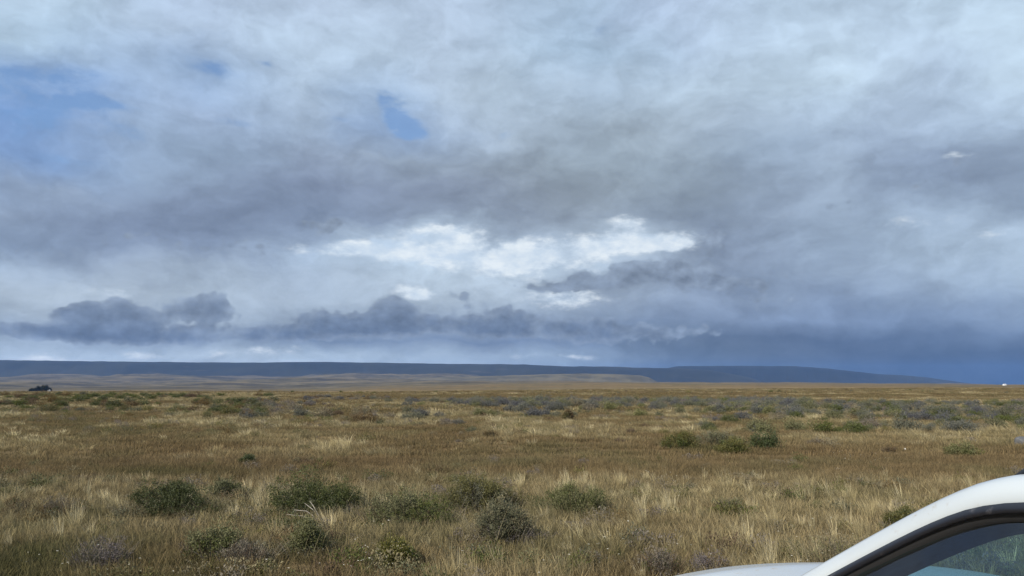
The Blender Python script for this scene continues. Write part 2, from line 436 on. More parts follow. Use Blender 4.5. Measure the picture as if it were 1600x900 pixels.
def simple_mat(name, rgb, rough=0.6, var=0.0, vscale=8.0, **kw):
    m, t, out = material(name)
    c = (*rgb, 1.0)
    if var:
        p = t.node('ShaderNodeTexCoord').outputs['Object']
        n = t.noise(p, vscale, 5.0, 0.6)
        c = t.mix(n, tuple(v * (1 - var) for v in rgb) + (1,), tuple(min(1, v * (1 + var)) for v in rgb) + (1,))
    principled(t, out, c, rough, **kw)
    return m

# ------------------------------------------------------------------ ground material: steppe soil, thatch, far heath
GROUND, gt, gout = material('steppe_ground')
pos = gt.node('ShaderNodeNewGeometry').outputs['Position']
def gattr(n):
    a = gt.node('ShaderNodeAttribute', attribute_name=n); return a.outputs['Fac']
tallA, greenA, rustA = gattr('tall'), gattr('green'), gattr('rust')
dist = gt.v('LENGTH', pos)
fine = gt.noise(pos, 9.0, 6.0, 0.65)
mid = gt.noise(pos, 0.9, 5.0, 0.6)
c_near = gt.mix(gt.smooth(fine, 0.3, 0.7), (0.070, 0.050, 0.026, 1), (0.18, 0.132, 0.066, 1))
c_near = gt.mix(gt.mul(greenA, 0.75), c_near, gt.mix(fine, (0.035, 0.036, 0.012, 1), (0.10, 0.088, 0.030, 1)))
c_near = gt.mix(gt.mul(rustA, 0.55), c_near, gt.mix(fine, (0.085, 0.046, 0.018, 1), (0.18, 0.105, 0.042, 1)))
c_near = gt.mix(gt.mul(tallA, 0.45), c_near, gt.mix(fine, (0.12, 0.09, 0.038, 1), (0.29, 0.22, 0.10, 1)))
# wide patches of heath, thatch and bare rusty turf beyond the near plain
px_, py_, pz_ = gt.sep(pos)
far_p = gt.v('MULTIPLY', pos, (1.0, 0.55, 1.0))
big = gt.noise(far_p, 0.0042, 6.0, 0.60)
bands = gt.noise(gt.v('MULTIPLY', pos, (0.45, 1.3, 0.0)), 0.0021, 6.0, 0.62)
small = gt.noise(far_p, 0.055, 6.0, 0.68)
c_far = gt.mix(gt.smooth(big, 0.38, 0.62), (0.150, 0.104, 0.052, 1), (0.105, 0.085, 0.047, 1))
c_far = gt.mix(gt.mul(gt.smooth(bands, 0.50, 0.64), 0.8), c_far, (0.200, 0.148, 0.078, 1))
c_far = gt.mix(gt.mul(gt.smooth(bands, 0.47, 0.34), 0.6), c_far, (0.080, 0.070, 0.045, 1))
c_far = gt.mix(gt.mul(gt.smooth(small, 0.50, 0.64), 0.8), c_far, (0.060, 0.052, 0.032, 1))
c_far = gt.mix(gt.mul(gt.smooth(small, 0.46, 0.34), 0.5), c_far, (0.26, 0.19, 0.085, 1))
# grey moor country towards the tableland, with cloud shadow painted in as dark patches
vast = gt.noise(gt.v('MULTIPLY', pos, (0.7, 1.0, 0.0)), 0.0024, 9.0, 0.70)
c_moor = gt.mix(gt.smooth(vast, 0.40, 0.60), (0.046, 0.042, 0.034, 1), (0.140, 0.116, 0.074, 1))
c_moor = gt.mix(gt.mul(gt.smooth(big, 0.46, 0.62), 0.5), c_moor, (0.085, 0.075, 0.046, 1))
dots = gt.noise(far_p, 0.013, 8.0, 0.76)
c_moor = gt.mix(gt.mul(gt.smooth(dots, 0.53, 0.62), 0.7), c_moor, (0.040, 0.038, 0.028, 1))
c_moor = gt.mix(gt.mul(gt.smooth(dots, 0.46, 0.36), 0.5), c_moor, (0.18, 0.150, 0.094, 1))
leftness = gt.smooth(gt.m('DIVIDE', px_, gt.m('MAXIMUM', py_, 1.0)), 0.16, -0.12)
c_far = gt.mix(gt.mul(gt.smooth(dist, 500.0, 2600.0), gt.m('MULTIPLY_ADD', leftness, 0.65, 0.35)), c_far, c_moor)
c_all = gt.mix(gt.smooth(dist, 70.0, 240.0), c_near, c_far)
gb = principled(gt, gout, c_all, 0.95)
gb.inputs['Specular IOR Level'].default_value = 0.1
bump = gt.node('ShaderNodeBump'); bump.inputs['Strength'].default_value = 0.6; bump.inputs['Distance'].default_value = 0.05
gt.put(bump.inputs['Height'], gt.add(fine, gt.mul(mid, 0.5)))
gt.l.new(bump.outputs[0], gb.inputs['Normal'])

# ------------------------------------------------------------------ ground sheet (rings that widen with distance)
az = np.concatenate([np.linspace(-180, -48, 34, endpoint=False), np.linspace(-48, 48, 420, endpoint=False), np.linspace(48, 180, 34, endpoint=False)])
az = np.radians(az)
rad = np.concatenate([np.linspace(0.6, 4.5, 8), np.geomspace(5.0, 16000, 440)])
RR, AA = np.meshgrid(rad, az, indexing='ij')
GX, GY = RR * np.sin(AA), RR * np.cos(AA)
GZ = ground_z(GX.ravel(), GY.ravel())
V = np.stack([GX.ravel(), GY.ravel(), GZ], 1)
V = np.vstack([V, [[0, 0, gz(0, 0)]]])
na = len(az); nr = len(rad)
ii = np.arange(nr - 1)[:, None] * na; jj = np.arange(na)[None, :]; jn = (np.arange(na) + 1)[None, :] % na
Fq = np.stack([ii + jj, ii + jn, ii + na + jn, ii + na + jj], -1).reshape(-1, 4)[:, ::-1]
cap = np.stack([np.arange(na), np.full(na, len(V) - 1), np.full(na, len(V) - 1), (np.arange(na) + 1) % na], 1)
tl, gr, ru = veg_masks(V[:, 0], V[:, 1])
ground = mesh_obj('ground', V, Fq, GROUND, smooth=True, uvh={'tall': tl, 'green': gr, 'rust': ru})
tag(ground, kind='structure')

# the cap under the viewer is closed with a small disc of the same turf
capo_v = [(0, 0, gz(0, 0))] + [tuple(V[k]) for k in range(na)]
capo_f = [(0, 1 + (k + 1) % na, 1 + k) for k in range(na)]
turf = mesh_obj('ground', capo_v, capo_f, GROUND, smooth=True, uvh={'tall': np.zeros(na + 1), 'green': np.full(na + 1, .4), 'rust': np.zeros(na + 1)})
turf.parent = ground

# ------------------------------------------------------------------ tablelands and the low hill
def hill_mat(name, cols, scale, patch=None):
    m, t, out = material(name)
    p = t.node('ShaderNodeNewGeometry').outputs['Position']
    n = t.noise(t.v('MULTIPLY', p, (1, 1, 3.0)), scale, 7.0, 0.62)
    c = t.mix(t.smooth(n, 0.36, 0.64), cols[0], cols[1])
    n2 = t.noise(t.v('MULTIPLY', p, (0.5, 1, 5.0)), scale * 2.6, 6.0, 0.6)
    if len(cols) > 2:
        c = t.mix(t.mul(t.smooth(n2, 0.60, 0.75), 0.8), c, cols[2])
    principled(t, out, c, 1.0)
    return m
MESA_MAT = hill_mat('tableland_heath_shaded', [(0.004, 0.007, 0.008, 1), (0.013, 0.016, 0.013, 1), (0.050, 0.046, 0.034, 1)], 0.0011)  # heath taken near black: cloud shadow is put into its colour
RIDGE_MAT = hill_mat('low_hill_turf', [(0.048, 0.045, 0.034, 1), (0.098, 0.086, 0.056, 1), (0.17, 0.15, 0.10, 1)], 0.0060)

def tableland(name, crest, d_front, d_top, d_back, mat, base_py, seed, label=None, n=360, rough=0.10):
    """a flat topped upland: crest = [(px, py)] its skyline as seen, built as front slope, flat top and back slope"""
    cx = np.array([c[0] for c in crest], float); cy = np.array([c[1] for c in crest], float)
    px = np.linspace(cx[0], cx[-1], n)
    py = np.interp(px, cx, cy) + 0.9 * (fbm(px / 16.0, px * 0 + 3, seed + 9, 4) - 0.5)
    prof = [(0.0, 0.0), (0.12, 0.07), (0.3, 0.24), (0.48, 0.42), (0.64, 0.62), (0.78, 0.80), (0.9, 0.945), (0.97, 0.99), (1.0, 1.0)]
    rows = []
    ztop = CAM_H + (HORIZON - py) / F_PX * d_top
    gul = fbm(px / 26.0, px * 0 + seed, seed, 4) - 0.5
    for (t, h) in prof:
        yy = d_front + (d_top - d_front) * t
        yy = yy + (1 - abs(2 * t - 1)) * gul * (d_top - d_front) * 0.35
        x = (px - 800) / F_PX * yy
        zb = ground_z(x, np.full(n, d_front * 0.98)) - 6.0
        z = zb + (ztop - zb) * np.clip(h + rough * (fbm(px / 9.0, px * 0 + t * 5, seed + 3, 4) - 0.5) * (1 - abs(2 * t - 1)), 0, 1)
        rows.append(np.stack([x, yy * np.ones(n), z], 1))
    x = (px - 800) / F_PX * d_back
    rows.append(np.stack([x, np.full(n, d_back), ztop * 0.99], 1))
    rows.append(np.stack([x, np.full(n, d_back * 1.1), np.full(n, -120.0)], 1))
    V = np.vstack(rows); m = len(rows)
    a = np.arange(m - 1)[:, None] * n; b = np.arange(n - 1)[None, :]
    F = np.stack([a + b, a + b + 1, a + n + b + 1, a + n + b], -1).reshape(-1, 4)
    o = mesh_obj(name, V, F, mat, smooth=True)
    return tag(o, kind='structure')
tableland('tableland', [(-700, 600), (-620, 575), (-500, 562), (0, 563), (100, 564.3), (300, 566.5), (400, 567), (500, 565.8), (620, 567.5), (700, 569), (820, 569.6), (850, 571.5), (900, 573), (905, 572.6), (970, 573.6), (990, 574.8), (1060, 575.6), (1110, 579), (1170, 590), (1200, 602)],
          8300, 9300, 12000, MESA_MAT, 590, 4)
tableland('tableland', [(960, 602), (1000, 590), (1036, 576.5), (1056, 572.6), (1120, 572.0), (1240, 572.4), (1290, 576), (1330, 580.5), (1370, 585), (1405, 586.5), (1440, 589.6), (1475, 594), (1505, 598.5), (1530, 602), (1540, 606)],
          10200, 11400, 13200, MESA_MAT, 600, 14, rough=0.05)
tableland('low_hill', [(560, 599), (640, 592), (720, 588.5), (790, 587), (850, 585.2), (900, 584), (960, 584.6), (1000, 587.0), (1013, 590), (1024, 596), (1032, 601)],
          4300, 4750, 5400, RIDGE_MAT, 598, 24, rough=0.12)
# ------------------------------------------------------------------ car footprint, kept clear of tall growth
CAR_HEAD = R(82)                                   # heading: from -X turning towards +Y
CAR_F = Vector((-math.cos(CAR_HEAD), math.sin(CAR_HEAD), 0))   # forward
CAR_L = Vector((-CAR_F.y, CAR_F.x, 0))                          # its left
CAR_O = Vector((1.47, 1.60, 0.0))                  # under the front edge of the roof, on the centre line
def in_car(x, y, grow=0.0):
    dx_, dy_ = x - CAR_O.x, y - CAR_O.y
    f = dx_ * CAR_F.x + dy_ * CAR_F.y; l = dx_ * CAR_L.x + dy_ * CAR_L.y
    return (f < 1.95 + grow) & (f > -2.5 - grow) & (np.abs(l) < 0.9 + grow)

# ------------------------------------------------------------------ grass
def blades(n, rbase, lmin, lmax, width, lean, wind, seed, levels=4, droop=0.35, upright=0.0):
    """n blades as tapering strips; returns verts, quads, h (0 root..1 tip), rnd per blade"""
    g = np.random.default_rng(seed)
    rr = rbase * np.sqrt(g.random(n)); th = g.random(n) * 2 * np.pi
    bx, by = rr * np.cos(th), rr * np.sin(th)
    L = lmin + (lmax - lmin) * g.random(n) ** 1.3
    out = th + g.normal(0, 0.7, n)
    tilt = lean * (0.25 + 0.75 * rr / max(rbase, 1e-6)) * (0.5 + g.random(n)) * (1 - upright)
    dirx = np.sin(tilt) * np.cos(out) + wind[0] * (0.6 + 0.8 * g.random(n))
    diry = np.sin(tilt) * np.sin(out) + wind[1] * (0.6 + 0.8 * g.random(n))
    face = g.random(n) * np.pi
    wx, wy = np.cos(face), np.sin(face)
    w = width * (0.6 + 0.8 * g.random(n))
    dr = droop * (0.4 + 1.2 * g.random(n))
    V = []; H = []; RN = []
    rn = g.random(n)
    for k in range(levels):
        s = k / (levels - 1)
        hx = bx + L * s * dirx * (0.55 + dr * s * 1.6)
        hy = by + L * s * diry * (0.55 + dr * s * 1.6)
        hz = L * s * np.sqrt(np.clip(1 - 0.6 * (dirx ** 2 + diry ** 2), 0.15, 1)) * (1 - 0.35 * dr * s)
        ww = w * (1 - s) ** 0.7 * 0.5 + 0.0004
        V.append(np.stack([hx - wx * ww, hy - wy * ww, hz], 1)); V.append(np.stack([hx + wx * ww, hy + wy * ww, hz], 1))
        H += [np.full(n, s)] * 2; RN += [rn] * 2
    V = np.vstack(V); H = np.concatenate(H); RN = np.concatenate(RN)
    b = np.arange(n); F = []
    for k in range(levels - 1):
        a0 = 2 * k * n
        F.append(np.stack([a0 + b, a0 + n + b, a0 + 3 * n + b, a0 + 2 * n + b], 1))
    return V, np.vstack(F), H, RN

GRASS, t, out = material('dry_grass')
ti = t.node('ShaderNodeAttribute', attribute_type='INSTANCER', attribute_name='tint').outputs['Color']
hh = t.node('ShaderNodeAttribute', attribute_name='h').outputs['Fac']
rr_ = t.node('ShaderNodeAttribute', attribute_name='rnd').outputs['Fac']
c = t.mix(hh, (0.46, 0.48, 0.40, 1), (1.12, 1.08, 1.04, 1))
c = t.mix(1.0, c, ti, 'MULTIPLY')
vv = t.lin(rr_, 0, 1, 0.5, 1.5)
c = t.mix(1.0, c, t.xyz(vv, t.lin(rr_, 0, 1, 0.54, 1.46), t.lin(rr_, 0, 1, 0.62, 1.32)), 'MULTIPLY')
df = t.node('ShaderNodeBsdfDiffuse'); t.put(df.inputs[0], c)
tr = t.node('ShaderNodeBsdfTranslucent'); t.put(tr.inputs[0], c)
mx = t.node('ShaderNodeMixShader'); mx.inputs[0].default_value = 0.28
t.l.new(df.outputs[0], mx.inputs[1]); t.l.new(tr.outputs[0], mx.inputs[2]); t.l.new(mx.outputs[0], out.inputs['Surface'])

WIND = (-0.30, 0.05)
def src_collection(name, specs, mat):
    """source pieces for one scattering, kept out of the scene itself"""
    c_ = bpy.data.collections.new(name)
    for i, (V, F, H, RN) in enumerate(specs):
        o = mesh_obj('%s_%02d' % (name, i), V, F, mat, link=False, uvh={'h': H, 'rnd': RN})
        c_.objects.link(o)
    return c_
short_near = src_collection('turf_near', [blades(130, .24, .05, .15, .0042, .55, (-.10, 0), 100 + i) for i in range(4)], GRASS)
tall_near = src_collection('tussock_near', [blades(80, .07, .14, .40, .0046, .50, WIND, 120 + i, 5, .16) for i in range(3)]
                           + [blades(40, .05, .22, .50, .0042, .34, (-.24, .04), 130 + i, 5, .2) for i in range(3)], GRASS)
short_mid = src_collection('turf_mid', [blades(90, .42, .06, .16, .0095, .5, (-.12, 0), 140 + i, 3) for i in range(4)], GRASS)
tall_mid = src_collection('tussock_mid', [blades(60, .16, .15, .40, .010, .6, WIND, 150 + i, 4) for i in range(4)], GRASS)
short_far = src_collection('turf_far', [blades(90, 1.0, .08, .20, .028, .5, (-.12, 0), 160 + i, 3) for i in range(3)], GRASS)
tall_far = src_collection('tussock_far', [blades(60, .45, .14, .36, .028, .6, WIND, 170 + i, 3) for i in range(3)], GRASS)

def scatter(name, coll, n_var, P, scale, tint, rnd_tilt=0.0, kind='stuff'):
    """one object that stands a piece of coll at every point of P"""
    n = len(P)
    me = bpy.data.meshes.new(name)
    me.vertices.add(n); me.vertices.foreach_set('co', np.asarray(P, np.float32).ravel())
    g = np.random.default_rng(n)
    rot = np.zeros((n, 3), np.float32)
    rot[:, 2] = g.normal(0, 0.5, n) if rnd_tilt == 0 else g.random(n) * 6.283
    rot[:, 0] = g.normal(0, 0.05, n); rot[:, 1] = g.normal(0, 0.05, n)
    a = me.attributes.new('rot', 'FLOAT_VECTOR', 'POINT'); a.data.foreach_set('vector', rot.ravel())
    a = me.attributes.new('scl', 'FLOAT', 'POINT'); a.data.foreach_set('value', np.asarray(scale, np.float32))
    a = me.attributes.new('idx', 'INT', 'POINT'); a.data.foreach_set('value', g.integers(0, n_var, n).astype(np.int32))
    a = me.attributes.new('tint', 'FLOAT_COLOR', 'POINT'); a.data.foreach_set('color', np.hstack([tint, np.ones((n, 1))]).astype(np.float32).ravel())
    o = bpy.data.objects.new(name, me); COL.objects.link(o)
    ng = bpy.data.node_groups.new(name + '_scatter', 'GeometryNodeTree')
    ng.interface.new_socket('Geometry', in_out='INPUT', socket_type='NodeSocketGeometry')
    ng.interface.new_socket('Geometry', in_out='OUTPUT', socket_type='NodeSocketGeometry')
    N = ng.nodes; Lk = ng.links
    gi = N.new('NodeGroupInput'); go = N.new('NodeGroupOutput')
    ci = N.new('GeometryNodeCollectionInfo'); ci.inputs['Collection'].default_value = coll
    ci.inputs['Separate Children'].default_value = True; ci.inputs['Reset Children'].default_value = True
    ip = N.new('GeometryNodeInstanceOnPoints'); ip.inputs['Pick Instance'].default_value = True
    def na_(nm, ty):
        q = N.new('GeometryNodeInputNamedAttribute'); q.data_type = ty; q.inputs['Name'].default_value = nm
        return q.outputs['Attribute']
    Lk.new(gi.outputs[0], ip.inputs['Points']); Lk.new(ci.outputs[0], ip.inputs['Instance'])
    Lk.new(na_('idx', 'INT'), ip.inputs['Instance Index'])
    Lk.new(na_('rot', 'FLOAT_VECTOR'), ip.inputs['Rotation'])
    Lk.new(na_('scl', 'FLOAT'), ip.inputs['Scale'])
    Lk.new(ip.outputs[0], go.inputs[0])
    md = o.modifiers.new('scatter', 'NODES'); md.node_group = ng
    return tag(o, kind=kind)

def spots(d0, d1, density, side=2.5, slope=0.98):
    g = np.random.default_rng(int(d0 * 100 + density * 1000))
    area = (d1 - d0) * (slope * (d0 + d1) + 2 * side)
    n = int(area * density)
    wmax = slope * d1 + side
    # sample with width growing with distance
    u = g.random(n); a_, b_ = slope, side
    c0 = a_ * d0 * d0 / 2 + b_ * d0; c1 = a_ * d1 * d1 / 2 + b_ * d1
    cc = c0 + u * (c1 - c0)
    y = (-b_ + np.sqrt(b_ * b_ + 2 * a_ * cc)) / a_
    x = (2 * g.random(n) - 1) * (a_ * y + b_)
    if d0 > 100:
        near_view = np.abs(x) < 0.80 * y + side
        x, y = x[near_view], y[near_view]
    keep = ~in_car(x, y, 0.06)
    return x[keep], y[keep]

C_STRAW = np.array([0.330, 0.280, 0.160]); C_BROWN = np.array([0.178, 0.134, 0.070]); C_RUST = np.array([0.162, 0.117, 0.063])
C_GREEN = np.array([0.080, 0.084, 0.036]); C_OLIVE = np.array([0.136, 0.122, 0.062]); C_PALE = np.array([0.58, 0.51, 0.33])
def mixc(a, b, f):
    f = np.clip(f, 0, 1)[:, None]; return a * (1 - f) + b * f
def tints(x, y, tall, green, rust, is_tall, seed):
    g = np.random.default_rng(seed); n = len(x)
    base = np.repeat((C_STRAW if is_tall else C_BROWN)[None], n, 0)
    nn = fbm(x / 1.3, y / 1.6, 77, 3)
    if is_tall:
        base = mixc(base, C_OLIVE[None], 0.75 * sstep(nn, 0.5, 0.75) + 0.75 * green)
        base = mixc(base, C_PALE[None], (g.random(n) < 0.22) * 0.8)
        base = mixc(base, C_BROWN[None], 0.45 * rust)
    else:
        base = mixc(base, C_OLIVE[None], sstep(nn, 0.45, 0.65) * 0.7)
        base = mixc(base, C_RUST[None], rust * 0.8)
        base = mixc(base, C_GREEN[None], green * 0.95)
        base = mixc(base, C_STRAW[None], tall * 0.5 * (0.4 + g.random(n)))
    lum = base @ np.array([.3, .6, .1])
    base = lum[:, None] + (base - lum[:, None]) * 0.88
    return base * (0.84 + 0.62 * g.random(n))[:, None]
NEAR = [
 ('leafy_shrub', 266, 801, 128, 58, 'dark', None, 'dark green rounded shrub, leftmost of the big foreground bushes', dict(lobes=18)),
 ('leafy_shrub', 490, 801, 142, 67, 'dark', None, 'biggest dark green bush in the foreground, dead twigs at its foot', dict(lobes=22)),
 ('leafy_shrub', 742, 796, 112, 56, 'olive', 'sage', 'olive topped bush in the foreground, grey on its right flank', dict(lobes=16)),
 ('grey_shrub', 778, 838, 92, 66, 'sage', 'grey', 'tall grey green shrub standing right in front of the olive topped bush', dict(lobes=13)),
 ('grey_shrub', 638, 816, 132, 52, 'sage', 'dark', 'wide mixed green and grey shrub between the two biggest bushes', dict(lobes=18)),
 ('grey_shrub', 900, 797, 98, 45, 'sage', 'dark', 'low grey green bush alone in straw, rightmost of the foreground bush row', dict(lobes=15)),
 ('grey_shrub', 346, 864, 84, 44, 'sage', 'dark', 'small green shrub low in front, below the gap between two dark bushes', dict(lobes=13)),
 ('grey_shrub', 488, 858, 60, 44, 'sage', 'dark', 'scraggly grey green shrub directly below the biggest dark bush', dict(lobes=10)),
 ('leafy_shrub', 620, 872, 54, 38, 'olive', 'dark', 'small round olive green shrub near the bottom edge', dict(lobes=10)),
 ('heath_shrub', 170, 876, 76, 56, 'grey', 'sage', 'grey twiggy heath cushion at bottom left', dict(lobes=13)),
 ('heath_shrub', 108, 800, 70, 38, 'grey', 'dark', 'dark twiggy heath in straw, left of the leftmost big bush', dict(lobes=12)),
 ('heath_shrub', 40, 800, 62, 32, 'brown', 'dark', 'low dark twiggy shrub close to the left edge', dict(lobes=10)),
 ('leafy_shrub', 362, 776, 50, 36, 'sage', 'dark', 'small grey green bush behind, between the two darkest bushes', dict(lobes=10)),
 ('heath_shrub', 400, 872, 70, 44, 'grey', 'brown', 'grey dry heath beside the small green shrub low in front', dict(lobes=12)),
 ('heath_shrub', 1022, 884, 66, 50, 'grey', 'dark', 'dark grey twiggy shrub just above the tip of the white bonnet', dict(lobes=10)),
 ('heath_shrub', 1306, 880, 132, 62, 'grey', 'sage', 'broad grey heath cushion left of the white windscreen pillar', dict(lobes=18)),
 ('heath_shrub', 1132, 798, 56, 34, 'sage', 'olive', 'small grey green shrub in tall straw right of centre', dict(lobes=10)),
 ('heath_shrub', 1106, 886, 70, 40, 'grey', 'brown', 'low violet grey heath behind the white bonnet', dict(lobes=12)),
 ('leafy_shrub', 1405, 822, 60, 36, 'olive', 'dark', 'dark olive shrub partly behind the white windscreen pillar', dict(lobes=10)),
 ('leafy_shrub', 1195, 703, 58, 28, 'green', 'dark', 'bright green bush on the plain at right, beyond the brown turf', dict(lobes=7, leaf=0.03, n_leaf=12, n_cl=420)),
 ('leafy_shrub', 1066, 699, 62, 24, 'olive', 'green', 'low olive bush, left end of the clump on the right plain', dict(lobes=7, leaf=0.03, n_leaf=12, n_cl=420)),
 ('leafy_shrub', 1146, 708, 50, 22, 'olive', 'dark', 'low dark olive bush in front of the clump on the right plain', dict(lobes=6, leaf=0.03, n_leaf=12, n_cl=360)),
 ('grey_shrub', 1128, 694, 86, 24, 'sage', 'grey', 'wide grey bush at the back of the clump on the right plain', dict(lobes=9, leaf=0.03, n_leaf=12, n_cl=500)),
 ('leafy_shrub', 392, 723, 21, 13, 'green', 'dark', 'single small round dark green bush on brown turf at left', dict(lobes=5, leaf=0.02, n_cl=200)),
 ('heath_shrub', 767, 680, 20, 14, 'brown', 'dark', 'single small dark brown tuft shrub on the turf at centre', dict(lobes=4, leaf=0.03, n_cl=160)),
 ('leafy_shrub', 887, 654, 13, 15, 'brown', 'olive', 'small cone shaped brown green bush below the grey shrub belt', dict(lobes=4, leaf=0.05, n_cl=160)),
 ('grey_shrub', 1500, 713, 50, 20, 'sage', 'dark', 'low grey green bush on the plain left of the boulder', dict(lobes=7, leaf=0.03, n_leaf=12, n_cl=380)),
 ('heath_shrub', 1379, 704, 16, 9, 'brown', 'dark', 'tiny dark brown cushion on turf at right, left of the low grey bush', dict(lobes=4, leaf=0.03, n_cl=120)),
 ('heath_shrub', 1270, 693, 30, 11, 'grey', 'brown', 'small dark heath cushion on turf right of the bright green bush', dict(lobes=4, leaf=0.03, n_cl=160)),
]

FOOT = []
for (_n, _px, _pb, _w, _h, _a, _b, _l, _k) in NEAR:
    _x, _y = on_ground(_px, _pb); _W = _w * _y / F_PX
    FOOT.append((_x, _y + _W * .85 * .3, _W, 0.34 if _n == 'leafy_shrub' else .8))
def clear_of_shrubs(x, y, g_):
    keep = np.ones(len(x), bool)
    for (cx, cy, w, kp) in FOOT:
        inside = (((x - cx) / (.46 * w)) ** 2 + ((y - cy) / (.40 * w)) ** 2 < 1) & (g_.random(len(x)) > (.06 if kp < .5 else .35))
        front = (np.abs(x - cx) < .46 * w) & (y < cy) & (y > cy - .44 * w - .75)
        keep &= ~inside & ~(front & (g_.random(len(x)) > kp))
    return keep
def grass_layer(name, coll, nv, d0, d1, dens, is_tall, smin, smax, seed, thin=None, side=2.5):
    x, y = spots(d0, d1, dens, side)
    tl, gr, ru = veg_masks(x, y)
    g = np.random.default_rng(seed)
    if is_tall:
        clump = sstep(fbm(x / 0.42, y / 0.5, 91, 2), 0.44, 0.64)
        k = (g.random(len(x)) < np.maximum(tl * (0.06 + 1.2 * clump), 0.025))
        if d0 < 20: k &= clear_of_shrubs(x, y, g)
        x, y, tl, gr, ru = x[k], y[k], tl[k], gr[k], ru[k]
    P = np.stack([x, y, ground_z(x, y) - 0.01], 1)
    s = smin + (smax - smin) * g.random(len(x))
    if is_tall: s = s * (0.7 + 0.4 * tl)
    return scatter(name, coll, nv, P, s, tints(x, y, tl, gr, ru, is_tall, seed), rnd_tilt=(0 if is_tall else 1))
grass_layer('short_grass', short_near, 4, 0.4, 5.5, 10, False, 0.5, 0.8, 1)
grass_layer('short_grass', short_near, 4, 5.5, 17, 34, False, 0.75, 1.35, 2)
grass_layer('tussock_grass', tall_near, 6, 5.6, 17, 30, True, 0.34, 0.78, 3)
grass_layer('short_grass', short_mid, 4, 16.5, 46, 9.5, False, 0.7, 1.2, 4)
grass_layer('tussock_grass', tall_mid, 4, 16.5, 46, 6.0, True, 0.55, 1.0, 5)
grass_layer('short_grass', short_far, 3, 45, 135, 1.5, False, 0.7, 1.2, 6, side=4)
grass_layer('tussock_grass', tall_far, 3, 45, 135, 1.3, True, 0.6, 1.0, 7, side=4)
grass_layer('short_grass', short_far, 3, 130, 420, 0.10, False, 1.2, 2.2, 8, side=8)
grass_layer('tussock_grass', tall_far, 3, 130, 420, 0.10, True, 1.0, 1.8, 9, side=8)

# ------------------------------------------------------------------ shrubs
def leaf_mat(name, dark, light, rough=0.55):
    m, t, out = material(name)
    r_ = t.node('ShaderNodeAttribute', attribute_name='rnd').outputs['Fac']
    h_ = t.node('ShaderNodeAttribute', attribute_name='h').outputs['Fac']
    oi = t.node('ShaderNodeObjectInfo').outputs['Random']
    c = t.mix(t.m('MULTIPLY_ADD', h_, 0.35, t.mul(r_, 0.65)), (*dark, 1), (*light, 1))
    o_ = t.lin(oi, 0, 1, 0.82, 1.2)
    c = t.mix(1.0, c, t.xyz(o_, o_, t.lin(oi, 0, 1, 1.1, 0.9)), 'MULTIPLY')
    d_ = t.node('ShaderNodeBsdfPrincipled'); t.put(d_.inputs['Base Color'], c); d_.inputs['Roughness'].default_value = rough
    d_.inputs['Specular IOR Level'].default_value = 0.25
    tr_ = t.node('ShaderNodeBsdfTranslucent'); t.put(tr_.inputs[0], c)
    mx_ = t.node('ShaderNodeMixShader'); mx_.inputs[0].default_value = 0.18
    t.l.new(d_.outputs[0], mx_.inputs[1]); t.l.new(tr_.outputs[0], mx_.inputs[2]); t.l.new(mx_.outputs[0], out.inputs['Surface'])
    return m
LEAF = {
 'dark':  leaf_mat('dark_green_leaves', (0.026, 0.036, 0.010), (0.100, 0.112, 0.034)),
 'olive': leaf_mat('olive_leaves', (0.045, 0.048, 0.014), (0.150, 0.135, 0.045)),
 'sage':  leaf_mat('grey_green_leaves', (0.058, 0.062, 0.030), (0.175, 0.172, 0.092), 0.8),
 'grey':  leaf_mat('grey_heath_leaves', (0.088, 0.074, 0.054), (0.220, 0.192, 0.146), 0.9),
 'green': leaf_mat('fresh_green_leaves', (0.032, 0.048, 0.014), (0.092, 0.115, 0.040)),
 'blue':  leaf_mat('blue_grey_leaves', (0.050, 0.054, 0.046), (0.150, 0.152, 0.128), 0.9),
 'brown': leaf_mat('brown_heath_leaves', (0.060, 0.042, 0.022), (0.150, 0.105, 0.055), 0.9),
}
TWIG = simple_mat('grey_twig', (0.150, 0.125, 0.105), 0.9, 0.4, 30.0)
TWIG_PALE = simple_mat('dead_twig', (0.42, 0.38, 0.33), 0.9, 0.3, 30.0)

